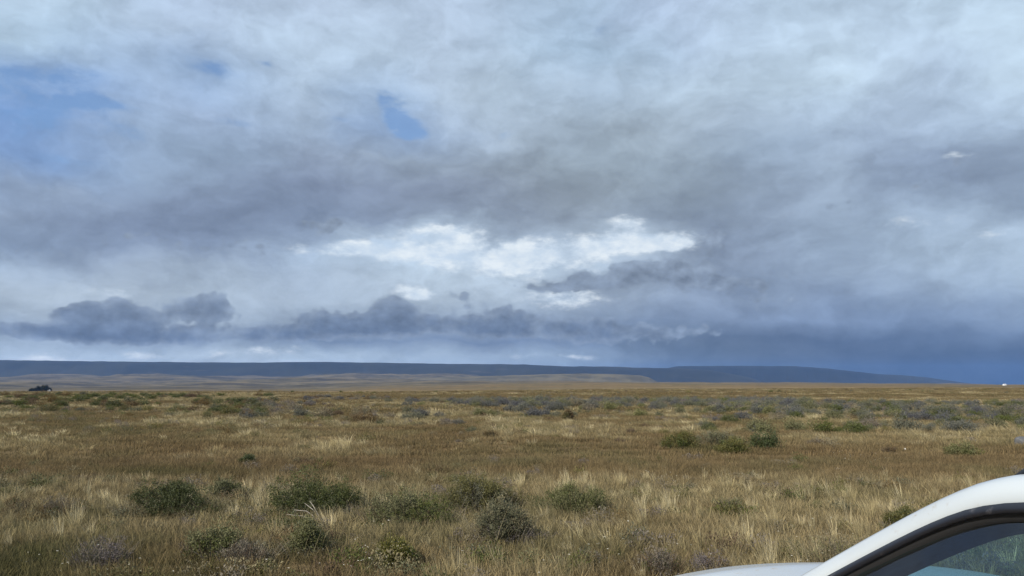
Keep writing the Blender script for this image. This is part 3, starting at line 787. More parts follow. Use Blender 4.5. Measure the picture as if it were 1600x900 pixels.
def shrub_foliage(W_, Dp, H_, lobes, n_cl, n_leaf, size, seed, flat=0.0):
    """leaf sprays on the outside of a lumpy crown; verts, quads, h, rnd"""
    g = np.random.default_rng(seed)
    Lb = []
    for i in range(lobes):
        a = g.random() * 6.283; r = 0.72 * math.sqrt(g.random())
        if i == 0: r = 0.05
        hx = 0.15 + 0.26 * g.random() ** 1.3
        top = H_ * (1.0 - 0.55 * r ** 1.5) * (0.48 + 0.56 * g.random())
        Lb.append((r * math.cos(a) * W_ * .5 * 1.05, r * math.sin(a) * Dp * .5 * 1.05, top * 0.52, hx * W_ * 0.62, hx * Dp * 0.62, top * 0.50))
    Lb = np.array(Lb)
    li = g.integers(0, len(Lb), n_cl)
    th = g.random(n_cl) * 6.283; cz = g.random(n_cl) * 1.75 - 0.75
    cz = np.clip(cz, -1, 1); sr = np.sqrt(1 - cz * cz)
    rad_ = 0.58 + 0.46 * g.random(n_cl) ** 0.8 + 0.30 * (g.random(n_cl) < .14)
    nrm = np.stack([sr * np.cos(th), sr * np.sin(th), cz], 1)
    C = Lb[li, :3] + nrm * Lb[li, 3:] * rad_[:, None]
    C += g.normal(0, 0.015, C.shape) * W_
    C[:, 2] = np.maximum(C[:, 2], 0.03 * H_ + 0.02)
    cr = g.random(n_cl)
    # leaves
    cn = np.repeat(C, n_leaf, 0); nn = np.repeat(nrm, n_leaf, 0); m = len(cn)
    off = g.normal(0, 1, (m, 3)); off /= np.linalg.norm(off, axis=1)[:, None]
    off *= (g.random(m) ** 0.5)[:, None] * size * (2.6 if n_leaf < 20 else 3.1)
    P = cn + off + nn * size * 0.6
    d = nn * 0.7 + g.normal(0, 0.65, (m, 3)) + np.array([0, 0, 0.45]); d /= np.linalg.norm(d, axis=1)[:, None]
    s_ = np.cross(d, g.normal(0, 1, (m, 3))); s_ /= np.linalg.norm(s_, axis=1)[:, None] + 1e-9
    Ls = size * (0.7 + 0.8 * g.random(m))[:, None]; Ws = Ls * 0.42
    V = np.stack([P - d * Ls * .5, P + s_ * Ws * .5, P + d * Ls * .5, P - s_ * Ws * .5], 1).reshape(-1, 3)
    F = np.arange(4 * m).reshape(-1, 4)
    V[:, 2] = np.maximum(V[:, 2], 0.004)
    h = np.clip(P[:, 2] / H_, 0, 1)
    rn = np.clip(np.repeat(cr, n_leaf) * 0.6 + 0.4 * g.random(m), 0, 1)
    return V, F, np.repeat(h, 4), np.repeat(rn, 4)
def shrub_stems(W_, Dp, H_, n, r0, seed, spread=0.8):
    """tapering crooked stems that leave one root crown"""
    g = np.random.default_rng(seed); V = []; F = []
    for i in range(n):
        a = g.random() * 6.283; rr = spread * math.sqrt(g.random())
        tip = np.array([rr * math.cos(a) * W_ * .5, rr * math.sin(a) * Dp * .5, H_ * (0.95 - 0.35 * rr) * (0.75 + 0.25 * g.random())])
        root = np.array([g.normal(0, .03) * W_, g.normal(0, .03) * Dp, -0.02])
        pts = []
        for k in range(5):
            s = k / 4
            p = root * (1 - s) + tip * s
            p[:2] *= (0.55 + 0.45 * s); p += g.normal(0, 0.018, 3) * W_ * (s > 0)
            pts.append((p, r0 * (1 - 0.85 * s)))
        b0 = len(V)
        for p, r in pts:
            for q in range(3):
                V.append((p[0] + r * math.cos(q * 2.094), p[1] + r * math.sin(q * 2.094), p[2]))
        for k in range(4):
            for q in range(3):
                F.append((b0 + 3 * k + q, b0 + 3 * k + (q + 1) % 3, b0 + 3 * k + 3 + (q + 1) % 3, b0 + 3 * k + 3 + q))
    return np.array(V), np.array(F)

def near_shrub(name, px, py_base, wpx, hpx, mat, label, seed, cat='shrub', n_cl=None, n_leaf=30, leaf=0.019, twigs=16, mat2=None, lobes=8, deep=0.85, group=None):
    x, y = on_ground(px, py_base)
    s = y / F_PX
    W_, H_ = wpx * s * 1.06, hpx * s * 1.18
    Dp = W_ * deep
    y += Dp * 0.3
    root = empty(name, (x, y, gz(x, y)), 0)
    n_cl = n_cl or int(150 + 850 * W_ * max(H_, .25))
    scrag = name == 'heath_shrub'
    if scrag: n_cl = int(n_cl * 0.55); H_ *= 0.86
    V, F, H, RN = shrub_foliage(W_, Dp, H_, lobes, n_cl, n_leaf if not scrag else 14, leaf if not scrag else leaf * .8, seed)
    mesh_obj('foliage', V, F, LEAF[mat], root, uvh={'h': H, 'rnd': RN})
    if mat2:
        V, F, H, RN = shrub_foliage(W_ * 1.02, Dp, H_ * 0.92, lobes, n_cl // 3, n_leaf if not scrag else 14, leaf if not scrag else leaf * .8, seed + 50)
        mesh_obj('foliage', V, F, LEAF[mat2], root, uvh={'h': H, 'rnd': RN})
    if not scrag and y < 14:
        # low straggling skirt that runs out into the grass around the crown
        V, F, H, RN = shrub_foliage(W_ * 1.5, Dp * 1.25, H_ * 0.50, 16, int(n_cl * .42), 16, leaf * .85, seed + 90)
        mesh_obj('skirt', V, F, LEAF['sage' if seed % 3 else 'grey'], root, uvh={'h': H, 'rnd': RN})
        V, F, H, RN = blades(int(120 * W_), W_ * .60, H_ * .30, H_ * .75, .005, .8, (-.05, 0), seed + 19, 4, .3)
        tag(mesh_obj('twigs', V, F, LEAF['grey'], root, uvh={'h': H, 'rnd': RN}), kind='stuff')
    if scrag or name == 'grey_shrub':
        V, F, H, RN = blades(int(420 * W_) if scrag else int(170 * W_), W_ * .46, H_ * .45, H_ * 1.12, .005, .75, (-.05, 0), seed + 9, 4, .3)
        tag(mesh_obj('twigs', V, F, LEAF['grey' if seed % 2 else 'brown'], root, uvh={'h': H, 'rnd': RN}), kind='stuff')
    sv, sf = shrub_stems(W_, Dp, H_, twigs, 0.006, seed)
    mesh_obj('stems', sv, sf, TWIG, root)
    return tag(root, label, cat, group)

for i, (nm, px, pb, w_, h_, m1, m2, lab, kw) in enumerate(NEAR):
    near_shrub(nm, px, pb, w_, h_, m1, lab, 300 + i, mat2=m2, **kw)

# dead branches lying out of the biggest bush
bx_, by_ = on_ground(497, 803)
def tube(pts, radii, n=5):
    V = []; F = []
    for i, p in enumerate(pts):
        a = Vector(pts[max(i - 1, 0)]); b = Vector(pts[min(i + 1, len(pts) - 1)])
        tdir = (b - a).normalized()
        u = tdir.orthogonal().normalized(); v = tdir.cross(u)
        for q in range(n):
            an = q * 2 * math.pi / n
            V.append(tuple(Vector(p) + (u * math.cos(an) + v * math.sin(an)) * radii[i]))
    for i in range(len(pts) - 1):
        for q in range(n):
            F.append((i * n + q, i * n + (q + 1) % n, (i + 1) * n + (q + 1) % n, (i + 1) * n + q))
    F.append(tuple(range(n))[::-1]); F.append(tuple(range((len(pts) - 1) * n, len(pts) * n)))
    return V, F
dead = empty('dead_branch', (bx_ + .06, by_ - 0.10, gz(bx_, by_) - 0.02))
for k, (a, b, c_) in enumerate([((0.10, 0, .02), (-.10, -.02, .16), (-.26, 0, .17)), ((0.10, .02, .03), (-.02, -.03, .18), (-.13, 0, .25)), ((.12, 0, .02), (-.10, -.04, .10), (-.34, -.02, .12)), ((.08, 0, .05), (0, -.03, .20), (-.07, .02, .27))]):
    V_, F_ = tube([a, b, c_], [.005, .0035, .002])
    mesh_obj('twig', V_, F_, TWIG_PALE, dead)
tag(dead, 'bleached dead branches poking out at the foot of the biggest dark bush', 'branch')

# ------------------------------------------------------------------ shrub belts across the plain
def belt_source(kind, i, W_, H_):
    V, F, H, RN = shrub_foliage(W_, W_ * .9, H_, 11, 260, 8, 0.055, 500 + i)
    return V, F, H, RN
BELT = {}
for ki, kd in enumerate(['dark', 'olive', 'sage', 'grey', 'brown', 'blue']):
    for vi in range(2):
        V, F, H, RN = belt_source(kd, ki * 10 + vi, 1.3, 0.62)
        o = mesh_obj('belt_shrub', V, F, LEAF[kd], link=False, uvh={'h': H, 'rnd': RN})
        sv, sf = shrub_stems(1.3, 1.2, 0.6, 7, 0.012, 700 + ki * 10 + vi)
        so = mesh_obj('stems', sv, sf, TWIG, link=False)
        BELT[(kd, vi)] = (o.data, so.data)
g = np.random.default_rng(5)
cand = []
BOX = {}
def belt(n, px0, px1, py0, py1, kinds, label, group, s0=0.6, s1=1.3, nm='belt_shrub', clump=0.45):
    n = int(n * 1.6); s0 *= 0.9; s1 *= 0.95
    k = 0; tries = 0; BOX[group] = (px0, px1, py0, py1)
    while k < n and tries < n * 30:
        tries += 1
        px = px0 + (px1 - px0) * g.random(); d0, d1 = CAM_H * F_PX / (py1 - HORIZON), CAM_H * F_PX / (py0 - HORIZON)
        d = math.sqrt(d0 * d0 + g.random() * (d1 * d1 - d0 * d0))
        x = (px - 800) / F_PX * d
        if float(fbm(x / 6.0, d / 8.0, 61, 3)) < clump + 0.14 * g.random() - 0.05: continue
        sc = s0 + (s1 - s0) * g.random() ** 1.6
        cand.append((sc * 1.3 / d, x, d, sc, kinds[g.integers(0, len(kinds))], label, group, nm)); k += 1
belt(190, -160, 430, 619, 637, ['dark', 'dark', 'dark', 'sage', 'brown'], 'dark green shrub in the scrub belt at far left, among yellow straw', 'dark scrub belt at left', 0.55, 1.35, 'scrub_bush')
belt(60, -120, 420, 634, 652, ['olive', 'sage', 'dark', 'brown'], 'scattered green shrub in front of the scrub belt at left', 'scattered shrubs before the left belt', 0.4, 0.95, 'scrub_bush', 0.5)
belt(130, 380, 760, 621, 662, ['grey', 'grey', 'blue', 'grey', 'brown'], 'grey violet heath shrub in the belt left of centre', 'grey heath belt left of centre', 0.5, 1.05, 'heath_bush')
belt(380, 640, 1260, 627, 649, ['blue', 'blue', 'grey', 'sage'], 'grey blue shrub in the long belt across the centre', 'long grey belt across the centre', 0.6, 1.15, 'sage_bush', 0.36)
belt(430, 1080, 1740, 629, 676, ['blue', 'grey', 'sage', 'blue', 'dark'], 'grey green shrub in the wide belt on the right plain', 'wide grey belt on the right', 0.45, 1.0, 'sage_bush', 0.36)
belt(30, 200, 1100, 655, 690, ['brown', 'grey', 'olive'], 'small lone low shrub dotted on the brown turf', 'lone low shrubs on the turf', 0.15, 0.36, 'turf_bush', 0.3)
belt(130, -200, 1800, 607.5, 617, ['dark', 'brown', 'olive', 'sage'], 'dark dot of a bush on the far slope', 'bushes on the far slope', 0.5, 1.2, 'slope_bush', 0.47)
cand.sort(key=lambda c: -c[0])
rest = []
for ci_, (ap, x, d, sc, kd, lab, grp, nm) in enumerate(cand):
    if ci_ < 290:
        fo, st = BELT[(kd, int(g.integers(0, 2)))]
        root = empty(nm, (x, d, gz(x, d) - 0.02), g.random() * 6.283)
        root.scale = (sc, sc, sc * (0.85 + 0.35 * g.random()))
        a = bpy.data.objects.new('foliage', fo); COL.objects.link(a); a.parent = root
        a = bpy.data.objects.new('stems', st); COL.objects.link(a); a.parent = root
        pxs = 800 + F_PX * x / d; pys = HORIZON + CAM_H * F_PX / d
        look = {'dark': 'dark green', 'olive': 'olive green', 'sage': 'grey green', 'grey': 'violet grey', 'brown': 'dry brown', 'blue': 'blue grey'}[kd]
        size = 'small' if sc < 0.62 else ('middling' if sc < 0.85 else 'large')
        x0_, x1_, y0_, y1_ = BOX[grp]
        third = ['left third', 'middle third', 'right third'][min(2, max(0, int(3 * (pxs - max(x0_, 0)) / (min(x1_, 1600) - max(x0_, 0)))))]
        row = 'front edge' if pys > y0_ + .66 * (y1_ - y0_) else ('midst' if pys > y0_ + .36 * (y1_ - y0_) else 'back')
        tag(root, '%s %s shrub, %s of the %s, %s' % (size, look, row, grp, third), 'shrub', '%s %s shrubs, %s of the %s, %s' % (size, look, row, grp, third))
    else:
        rest.append((x, d, sc, kd))
bc = bpy.data.collections.new('far_shrub_sources')
order = ['dark', 'olive', 'sage', 'grey', 'brown', 'blue']
for ki, kd in enumerate(order):
    o = bpy.data.objects.new('far_shrub_source_%d' % ki, BELT[(kd, 0)][0]); bc.objects.link(o)
RX = np.array([r[0] for r in rest]); RY = np.array([r[1] for r in rest])
far_sh = scatter('distant_scrub', bc, 6, np.stack([RX, RY, ground_z(RX, RY) - 0.03], 1), np.array([r[2] for r in rest]), np.ones((len(rest), 3)), 1)
far_sh.data.attributes['idx'].data.foreach_set('value', np.array([order.index(r[3]) for r in rest], np.int32))

# ------------------------------------------------------------------ low heath sprigs woven through the near grass
sp_c = bpy.data.collections.new('sprig_sources')
SPK = ['dark', 'sage', 'grey', 'brown', 'olive', 'grey']
for ki, kd in enumerate(SPK):
    V, F, H, RN = shrub_foliage(0.42, 0.40, 0.17, 7, 46, 9, 0.019, 950 + ki)
    o = mesh_obj('sprig_source_%d' % ki, V, F, LEAF[kd], link=False, uvh={'h': H, 'rnd': RN}); sp_c.objects.link(o)
sx_, sy_ = spots(6.0, 17.0, 6.5)
cl_ = fbm(sx_ / 1.1, sy_ / 1.3, 131, 3)
wt_ = sstep(cl_, 0.44, 0.58) * (1 - 0.85 * sstep(sy_, 11.5, 14.0))
pxs_ = 800 + F_PX * sx_ / sy_
wt_ = np.maximum(wt_, 0.9 * sstep(cl_, 0.38, 0.5) * sstep(sy_, 8.0, 8.8) * (1 - sstep(sy_, 10.2, 10.9)) * (1 - sstep(pxs_, 830, 1000)))
kk_ = np.random.default_rng(77).random(len(sx_)) < wt_
sx_, sy_ = sx_[kk_], sy_[kk_]
scatter('low_heath', sp_c, 6, np.stack([sx_, sy_, ground_z(sx_, sy_) - .01], 1), 0.5 + 0.9 * np.random.default_rng(78).random(len(sx_)), np.ones((len(sx_), 3)), 1)
sx_, sy_ = spots(17.0, 60.0, 0.5)
cl_ = fbm(sx_ / 5, sy_ / 6, 133, 3)
kk_ = np.random.default_rng(79).random(len(sx_)) < sstep(cl_, 0.46, 0.6) * sstep(sy_, 17, 34)
sx_, sy_ = sx_[kk_], sy_[kk_]
scatter('low_heath', sp_c, 6, np.stack([sx_, sy_, ground_z(sx_, sy_) - .01], 1), 0.8 + 1.2 * np.random.default_rng(80).random(len(sx_)), np.ones((len(sx_), 3)), 1)

# ------------------------------------------------------------------ small white flowers
PETAL = simple_mat('white_petal', (0.46, 0.43, 0.35), 0.8)
FSTEM = simple_mat('flower_stem', (0.12, 0.12, 0.04), 0.8)
def flower(seed):
    g = np.random.default_rng(seed); V = []; F = []
    hgt = 0.10 + 0.10 * g.random(); tilt = g.normal(0, 0.25, 2)
    n = 8; V.append((tilt[0] * hgt, tilt[1] * hgt, hgt + 0.004))
    for k in range(n * 2):
        a = k * math.pi / n; r = 0.009 if k % 2 == 0 else 0.006
        V.append((tilt[0] * hgt + r * math.cos(a), tilt[1] * hgt + r * math.sin(a), hgt + 0.002 + 0.01 * tilt[0] * math.cos(a)))
    for k in range(n * 2): F.append((0, 1 + k, 1 + (k + 1) % (2 * n)))
    b = len(V)
    V += [(-.001, 0, 0), (.001, 0, 0), (tilt[0] * hgt + .0008, tilt[1] * hgt, hgt), (tilt[0] * hgt - .0008, tilt[1] * hgt, hgt)]
    F.append((b, b + 1, b + 2, b + 3))
    return V, F, n * 2
fc = bpy.data.collections.new('flower_sources')
for i in range(4):
    V_, F_, k = flower(900 + i)
    o = mesh_obj('flower_source_%d' % i, V_, F_, PETAL, link=False); o.data.materials.append(FSTEM)
    o.data.polygons[len(F_) - 1].material_index = 1
    fc.objects.link(o)
FL = []
for (px, py, sx, sy, n) in [(1010, 868, 60, 14, 10), (945, 850, 50, 18, 22), (890, 878, 60, 12, 14), (560, 868, 45, 18, 22), (590, 882, 30, 8, 14), (1032, 756, 16, 6, 16), (1048, 780, 10, 4, 8), (1345, 719, 26, 4, 30), (110, 880, 120, 14, 14), (300, 882, 160, 12, 16), (1290, 845, 60, 20, 18), (1250, 860, 40, 14, 12)]:
    for _ in range(n):
        q = max(py + g.normal(0, sy), 640)
        x, y = on_ground(px + g.normal(0, sx), q)
        if not bool(in_car(x, y, .1)) and y > 3: FL.append((x, y, gz(x, y)))
FL = np.array(FL)
scatter('white_flowers', fc, 4, FL, 0.6 + 0.7 * g.random(len(FL)), np.ones((len(FL), 3)), 1)
# ------------------------------------------------------------------ the white car beside the viewer
PAINT, t, out = material('dusty_white_paint')
tp = t.node('ShaderNodeTexCoord').outputs['Object']
n1 = t.noise(tp, 26.0, 6.0, 0.65); n2 = t.noise(tp, 5.0, 5.0, 0.6)
dirt = t.mul(t.smooth(n1, 0.56, 0.72), t.smooth(n2, 0.42, 0.62))
cz_ = t.sep(tp)[2]
dirt = t.m('MAXIMUM', t.mul(dirt, 0.75), t.mul(t.smooth(cz_, 0.75, 0.25), t.mul(n2, 0.9)))
film = t.mul(t.smooth(n2, 0.3, 0.7), 0.10)
pc = t.mix(film, (0.455, 0.50, 0.525, 1), (0.37, 0.36, 0.33, 1))
pc = t.mix(dirt, pc, (0.30, 0.26, 0.21, 1))
principled(t, out, pc, t.m('MULTIPLY_ADD', dirt, 0.5, 0.28), **{'Coat Weight': 0.35, 'Coat Roughness': 0.12})
BLACK = simple_mat('black_rubber', (0.012, 0.012, 0.013), 0.65)
VISOR, t, out = material('dusty_black_trim')
tp = t.node('ShaderNodeTexCoord').outputs['Object']
n1 = t.noise(tp, 20.0, 6.0, 0.7)
principled(t, out, t.mix(t.mul(t.smooth(n1, 0.55, 0.75), 0.6), (0.010, 0.011, 0.016, 1), (0.13, 0.125, 0.13, 1)), 0.45)
TRIM = simple_mat('dark_cabin_trim', (0.010, 0.026, 0.052), 0.8)  # dark trim, tinted blue for the sky reflection seen in the glass
SEATM = simple_mat('dark_seat_cloth', (0.030, 0.031, 0.036), 0.95, 0.3, 60)
TYRE = simple_mat('tyre_rubber', (0.020, 0.019, 0.018), 0.9, 0.4, 14)
RIMM = simple_mat('alloy_rim', (0.42, 0.42, 0.43), 0.35, 0.15, 9, Metallic=0.9)
LAMP = simple_mat('lamp_glass', (0.62, 0.65, 0.68), 0.12)
REDL = simple_mat('tail_lamp', (0.28, 0.012, 0.012), 0.2)
PLATE = simple_mat('plate_white', (0.70, 0.70, 0.66), 0.5)
GLASS, t, out = material('tinted_glass')
geo_ = t.node('ShaderNodeNewGeometry')
cosv = t.m('ABSOLUTE', t.v('DOT_PRODUCT', geo_.outputs['Incoming'], geo_.outputs['Normal']))
fres = t.m('MULTIPLY_ADD', t.m('POWER', t.sub(1.0, cosv), 5.0), 0.92, 0.06)
ta = t.node('ShaderNodeBsdfTransparent'); ta.inputs[0].default_value = (0.56, 0.77, 0.80, 1)
gl = t.node('ShaderNodeBsdfGlossy'); gl.inputs['Roughness'].default_value = 0.03; gl.inputs[0].default_value = (0.85, 0.9, 1.0, 1)
mx = t.node('ShaderNodeMixShader'); t.l.new(fres, mx.inputs[0]); t.l.new(ta.outputs[0], mx.inputs[1]); t.l.new(gl.outputs[0], mx.inputs[2])
# a film of dust scatters a little light on the pane
dfu = t.node('ShaderNodeBsdfDiffuse'); dfu.inputs[0].default_value = (0.35, 0.36, 0.34, 1)
mx2 = t.node('ShaderNodeMixShader'); mx2.inputs[0].default_value = 0.022
t.l.new(mx.outputs[0], mx2.inputs[1]); t.l.new(dfu.outputs[0], mx2.inputs[2]); t.l.new(mx2.outputs[0], out.inputs['Surface'])

car = empty('parked_car', (CAR_O.x, CAR_O.y, gz(CAR_O.x, CAR_O.y) * 0.0), math.atan2(CAR_F.y, CAR_F.x))
ROLL = R(1.2)
car.rotation_euler = (ROLL, 0, math.atan2(CAR_F.y, CAR_F.x))
# tilt about the left roof edge
_rm = car.rotation_euler.to_matrix(); _rz = Matrix.Rotation(math.atan2(CAR_F.y, CAR_F.x), 3, 'Z')
_pv = Vector((0, 0.60, 1.44))
car.location = Vector(car.location) + _rz @ _pv - _rm @ _pv
tag(car, 'dusty white car with dark window trim at the right edge', 'car')

def grid(name, fn, us, vs, mat, parent, smooth=True, thick=0.0):
    V = [fn(u, v) for u in us for v in vs]
    n = len(vs)
    F = [(i * n + j, i * n + j + 1, (i + 1) * n + j + 1, (i + 1) * n + j) for i in range(len(us) - 1) for j in range(n - 1)]
    o = mesh_obj(name, V, F, mat, parent, smooth)
    if thick:
        m_ = o.modifiers.new('thick', 'SOLIDIFY'); m_.thickness = thick; m_.offset = 0
    return o
_S = [(1.00, 0.840, .748), (0.83, 0.945, .725), (0.66, 1.053, .695), (0.475, 1.167, .665), (0.288, 1.281, .630), (0.158, 1.354, .616), (0.063, 1.405, .607), (-.023, 1.446, .601), (-.087, 1.470, .598), (-.158, 1.488, .594),
      (-.35, 1.515, .588), (-.7, 1.535, .582), (-1.2, 1.525, .577), (-1.6, 1.485, .570), (-1.85, 1.41, .565), (-2.02, 1.28, .57), (-2.13, 1.12, .60), (-2.20, 0.98, .64)]
_sf = np.array([s[0] for s in _S][::-1]); _sz = np.array([s[1] for s in _S][::-1]); _sw = np.array([s[2] for s in _S][::-1])
def _smooth_interp(f, ys):
    # average over a small window keeps the drawn roofline free of kinks
    return float(np.mean(np.interp(f + np.linspace(-.045, .045, 7), _sf, ys)))
rz_ = lambda f: _smooth_interp(f, _sz)
rw_ = lambda f: _smooth_interp(f, _sw)
def rail_pt(f, side, nn, ll):
    dz = (rz_(f + .01) - rz_(f - .01)) / .02
    T = np.array([1.0, dz]) / math.hypot(1, dz)
    N = np.array([T[1], -T[0]])
    return (f + N[0] * nn, side * (rw_(f) + ll), rz_(f) + N[1] * nn)
FS = list(np.linspace(0.86, -2.02, 64))
def belt_z(f): return float(np.interp(f, [-2.3, -1.0, 0.2, 0.9, 1.4, 1.85], [1.00, .955, .935, .930, .900, .79]))
def plan_w(f): return float(np.interp(f, [-2.35, -2.2, -1.9, -1.2, 0, 1.0, 1.4, 1.7, 1.86], [.68, .76, .82, .855, .86, .85, .82, .74, .60]))
def side_w(f, z): return plan_w(f) - 0.035 * ((z - 0.62) / 0.33) ** 2
WF, WR, WRAD = 1.18, -1.42, 0.335
for side in (1, -1):
    prof = [(-.004, -.070), (-.010, -.040), (-.006, -.015), (0, 0), (.008, .011), (.022, .020), (.040, .026), (.046, .024)]
    grid('roof_side', lambda f, k, side=side: rail_pt(f, side, *prof[k]), FS, range(len(prof)), PAINT, car)
    vis = [(.043, .022), (.044, .031), (.052, .036), (.060, .038), (.062, .028)]
    grid('window_trim', lambda f, k, side=side: rail_pt(f, side, *vis[k]), FS[3:-4], range(len(vis)), VISOR, car)
    sel = [(.058, .028), (.066, .027), (.076, .023), (.078, .010)]
    grid('window_seal', lambda f, k, side=side: rail_pt(f, side, *sel[k]), FS[3:-4], range(len(sel)), BLACK, car)
    inn = [(.0, -.075), (.03, -.080), (.070, -.070), (.092, -.045), (.088, -.005), (.074, .010)]
    grid('pillar_trim', lambda f, k, side=side: rail_pt(f, side, *inn[k]), FS[:-2], range(len(inn)), TRIM, car)
    # side panes, split by the door post
    def pane(u, v, side=side):
        a = rail_pt(u, side, .070, .018); b = (u, side * (side_w(u, belt_z(u)) - .03), belt_z(u))
        zt = max(a[2], b[2] + .001)
        return (u, side * (b[1] * side + (a[1] * side - b[1] * side) * v), b[2] + (zt - b[2]) * v)
    for (f0, f1) in ((0.74, -0.50), (-0.56, -1.32), (-1.40, -1.80)):
        grid('door_window' if f0 > -1.35 else 'quarter_window', pane, np.linspace(f0, f1, 12), np.linspace(0, 1, 6), GLASS, car)
    for f0, f1 in ((-0.49, -0.57), (-1.31, -1.41)):
        grid('door_post', lambda u, v: (lambda p: (p[0], p[1] + side * .006, p[2]))(pane(u, v)), (f0, f1), np.linspace(-.02, 1, 6), VISOR, car)
    grid('rear_pillar', pane, np.linspace(-1.80, -2.12, 6), np.linspace(0, 1, 5), PAINT, car)
    # lower side in pieces: wing, doors, rear quarter; wheel arches left open
    def side_piece(name, f0, f1, mat=PAINT):
        us = np.linspace(f0, f1, max(4, int(abs(f0 - f1) / .028))); vs = np.linspace(0, 1, 22)
        V = []; F = []
        for u in us:
            zb = belt_z(u)
            for v in vs:
                z = .25 + (zb - .25) * v
                V.append((u, side * side_w(u, z), z))
        n = len(vs)
        for i in range(len(us) - 1):
            for j in range(n - 1):
                cu = (us[i] + us[i + 1]) / 2; czv = (V[i * n + j][2] + V[i * n + j + 1][2]) / 2
                if min(math.hypot(cu - WF, czv - .32), math.hypot(cu - WR, czv - .32)) < WRAD + .03: continue
                F.append((i * n + j, i * n + j + 1, (i + 1) * n + j + 1, (i + 1) * n + j))
        return mesh_obj(name, V, F, mat, car, True)
    side_piece('front_wing', 1.86, 0.665)
    d1_ = side_piece('door', 0.660, -0.525); d2_ = side_piece('door', -0.530, -1.36); side_piece('rear_quarter', -1.365, -2.35)
    for d_, hf in ((d1_, -.38), (d2_, -1.22)):
        zz = .86; ww = side_w(hf, zz)
        V_, F_ = tube([(hf + .10, side * (ww + .004), zz), (hf + .07, side * (ww + .035), zz), (hf - .07, side * (ww + .035), zz), (hf - .10, side * (ww + .004), zz)], [.013] * 4, 6)
        mesh_obj('handle', V_, F_, PAINT, d_, True)
    # belt ledge under the panes, wheel arch trim, sill
    grid('belt_ledge', lambda u, v: (u, side * (side_w(u, belt_z(u)) - .05 * v), belt_z(u) + .002), np.linspace(.90, -2.15, 30), (0, 1), BLACK, car)
    for wc in (WF, WR):
        ring = [(wc + (WRAD + .035) * math.cos(a), .32 + (WRAD + .035) * math.sin(a)) for a in np.linspace(-.25, math.pi + .25, 26)]
        pts = [(f, side * (side_w(min(f, 1.8), max(z, .25)) + .004), z) for f, z in ring]
        V_, F_ = tube(pts, [.03] * len(pts), 6); mesh_obj('arch_trim', V_, F_, BLACK, car, True)
        grid('arch_liner', lambda a, l: (wc + (WRAD + .04) * math.cos(a), side * l, .32 + (WRAD + .04) * math.sin(a)), np.linspace(-.2, math.pi + .2, 16), (.84, .55), BLACK, car)
        # wheel
        wh = empty('wheel', (wc, side * .745, .315)); wh.parent = car
        prof_t = [(.20, -.085), (.235, -.105), (.29, -.105), (.312, -.085), (.318, 0), (.312, .085), (.29, .105), (.235, .105), (.20, .085)]
        grid('tyre', lambda a, k: (prof_t[k][0] * math.cos(a), prof_t[k][1], prof_t[k][0] * math.sin(a)), np.linspace(0, 2 * math.pi, 33), range(len(prof_t)), TYRE, wh)
        V = []; F = []
        for k in range(10):
            a0 = k * math.pi / 5
            for da, r in ((-.10, .03), (.10, .03), (.13, .195), (-.13, .195)):
                V.append((r * math.cos(a0 + da * (1 if r > .1 else 2)), side * .07, r * math.sin(a0 + da * (1 if r > .1 else 2))))
            b = 4 * k; F.append((b, b + 1, b + 2, b + 3))
        b = len(V)
        for k in range(32):
            a0 = k * math.pi / 16
            V += [(.185 * math.cos(a0), side * .085, .185 * math.sin(a0)), (.212 * math.cos(a0), side * .092, .212 * math.sin(a0))]
        F += [(b + 2 * k, b + 2 * k + 1, b + (2 * k + 3) % 64, b + (2 * k + 2) % 64) for k in range(32)]
        b = len(V)
        V += [(.05 * math.cos(k * math.pi / 6), side * .078, .05 * math.sin(k * math.pi / 6)) for k in range(12)]; F.append(tuple(range(b, b + 12)))
        mesh_obj('rim', V, F, RIMM, wh)
        mesh_obj('brake_drum', [(.19 * math.cos(k * math.pi / 8), side * .03, .19 * math.sin(k * math.pi / 8)) for k in range(16)], [tuple(range(16))], BLACK, wh)
    # mirror
    mr = empty('mirror', (0.60, side * .80, .95)); mr.parent = car
    grid('mirror_shell', lambda a, b: (.055 * math.cos(a) * math.cos(b) + .02, side * (.13 + .12 * math.sin(b)), .075 * math.sin(a) * math.cos(b) ** .6 + .02), np.linspace(-math.pi / 2, math.pi / 2, 12), np.linspace(-1.5, 1.5, 12), PAINT, mr)
    grid('mirror_glass', lambda u, v: (.018, side * (.13 + .105 * u), .02 + .06 * v), (-1, 1), (-1, 1), GLASS, mr)
    V_, F_ = tube([(.0, 0, -.02), (.02, side * .06, .0)], [.025, .02], 6); mesh_obj('mirror_arm', V_, F_, BLACK, mr)
    # lamps
    grid('headlight', lambda u, v: (1.965 - .22 * u - .05 * v - .03 * u * u, side * (.44 + .325 * u), .60 + .13 * v), np.linspace(0, 1, 8), np.linspace(0, 1, 6), LAMP, car)
    grid('tail_light', lambda u, v: (-2.36 + .10 * u, side * (.64 + .13 * u), .70 + .26 * v), np.linspace(0, 1, 6), np.linspace(0, 1, 6), REDL, car)
    # roof bar
    V_, F_ = tube([(f, side * (rw_(f) - .030), rz_(f) + h_) for f, h_ in ((-.130, .000), (-.165, .010), (-.24, .022), (-.8, .036), (-1.4, .042), (-1.7, .030), (-1.78, .006))], [.010, .015, .016, .016, .016, .015, .010], 8)
    mesh_obj('roof_bar', V_, F_, VISOR, car, True)

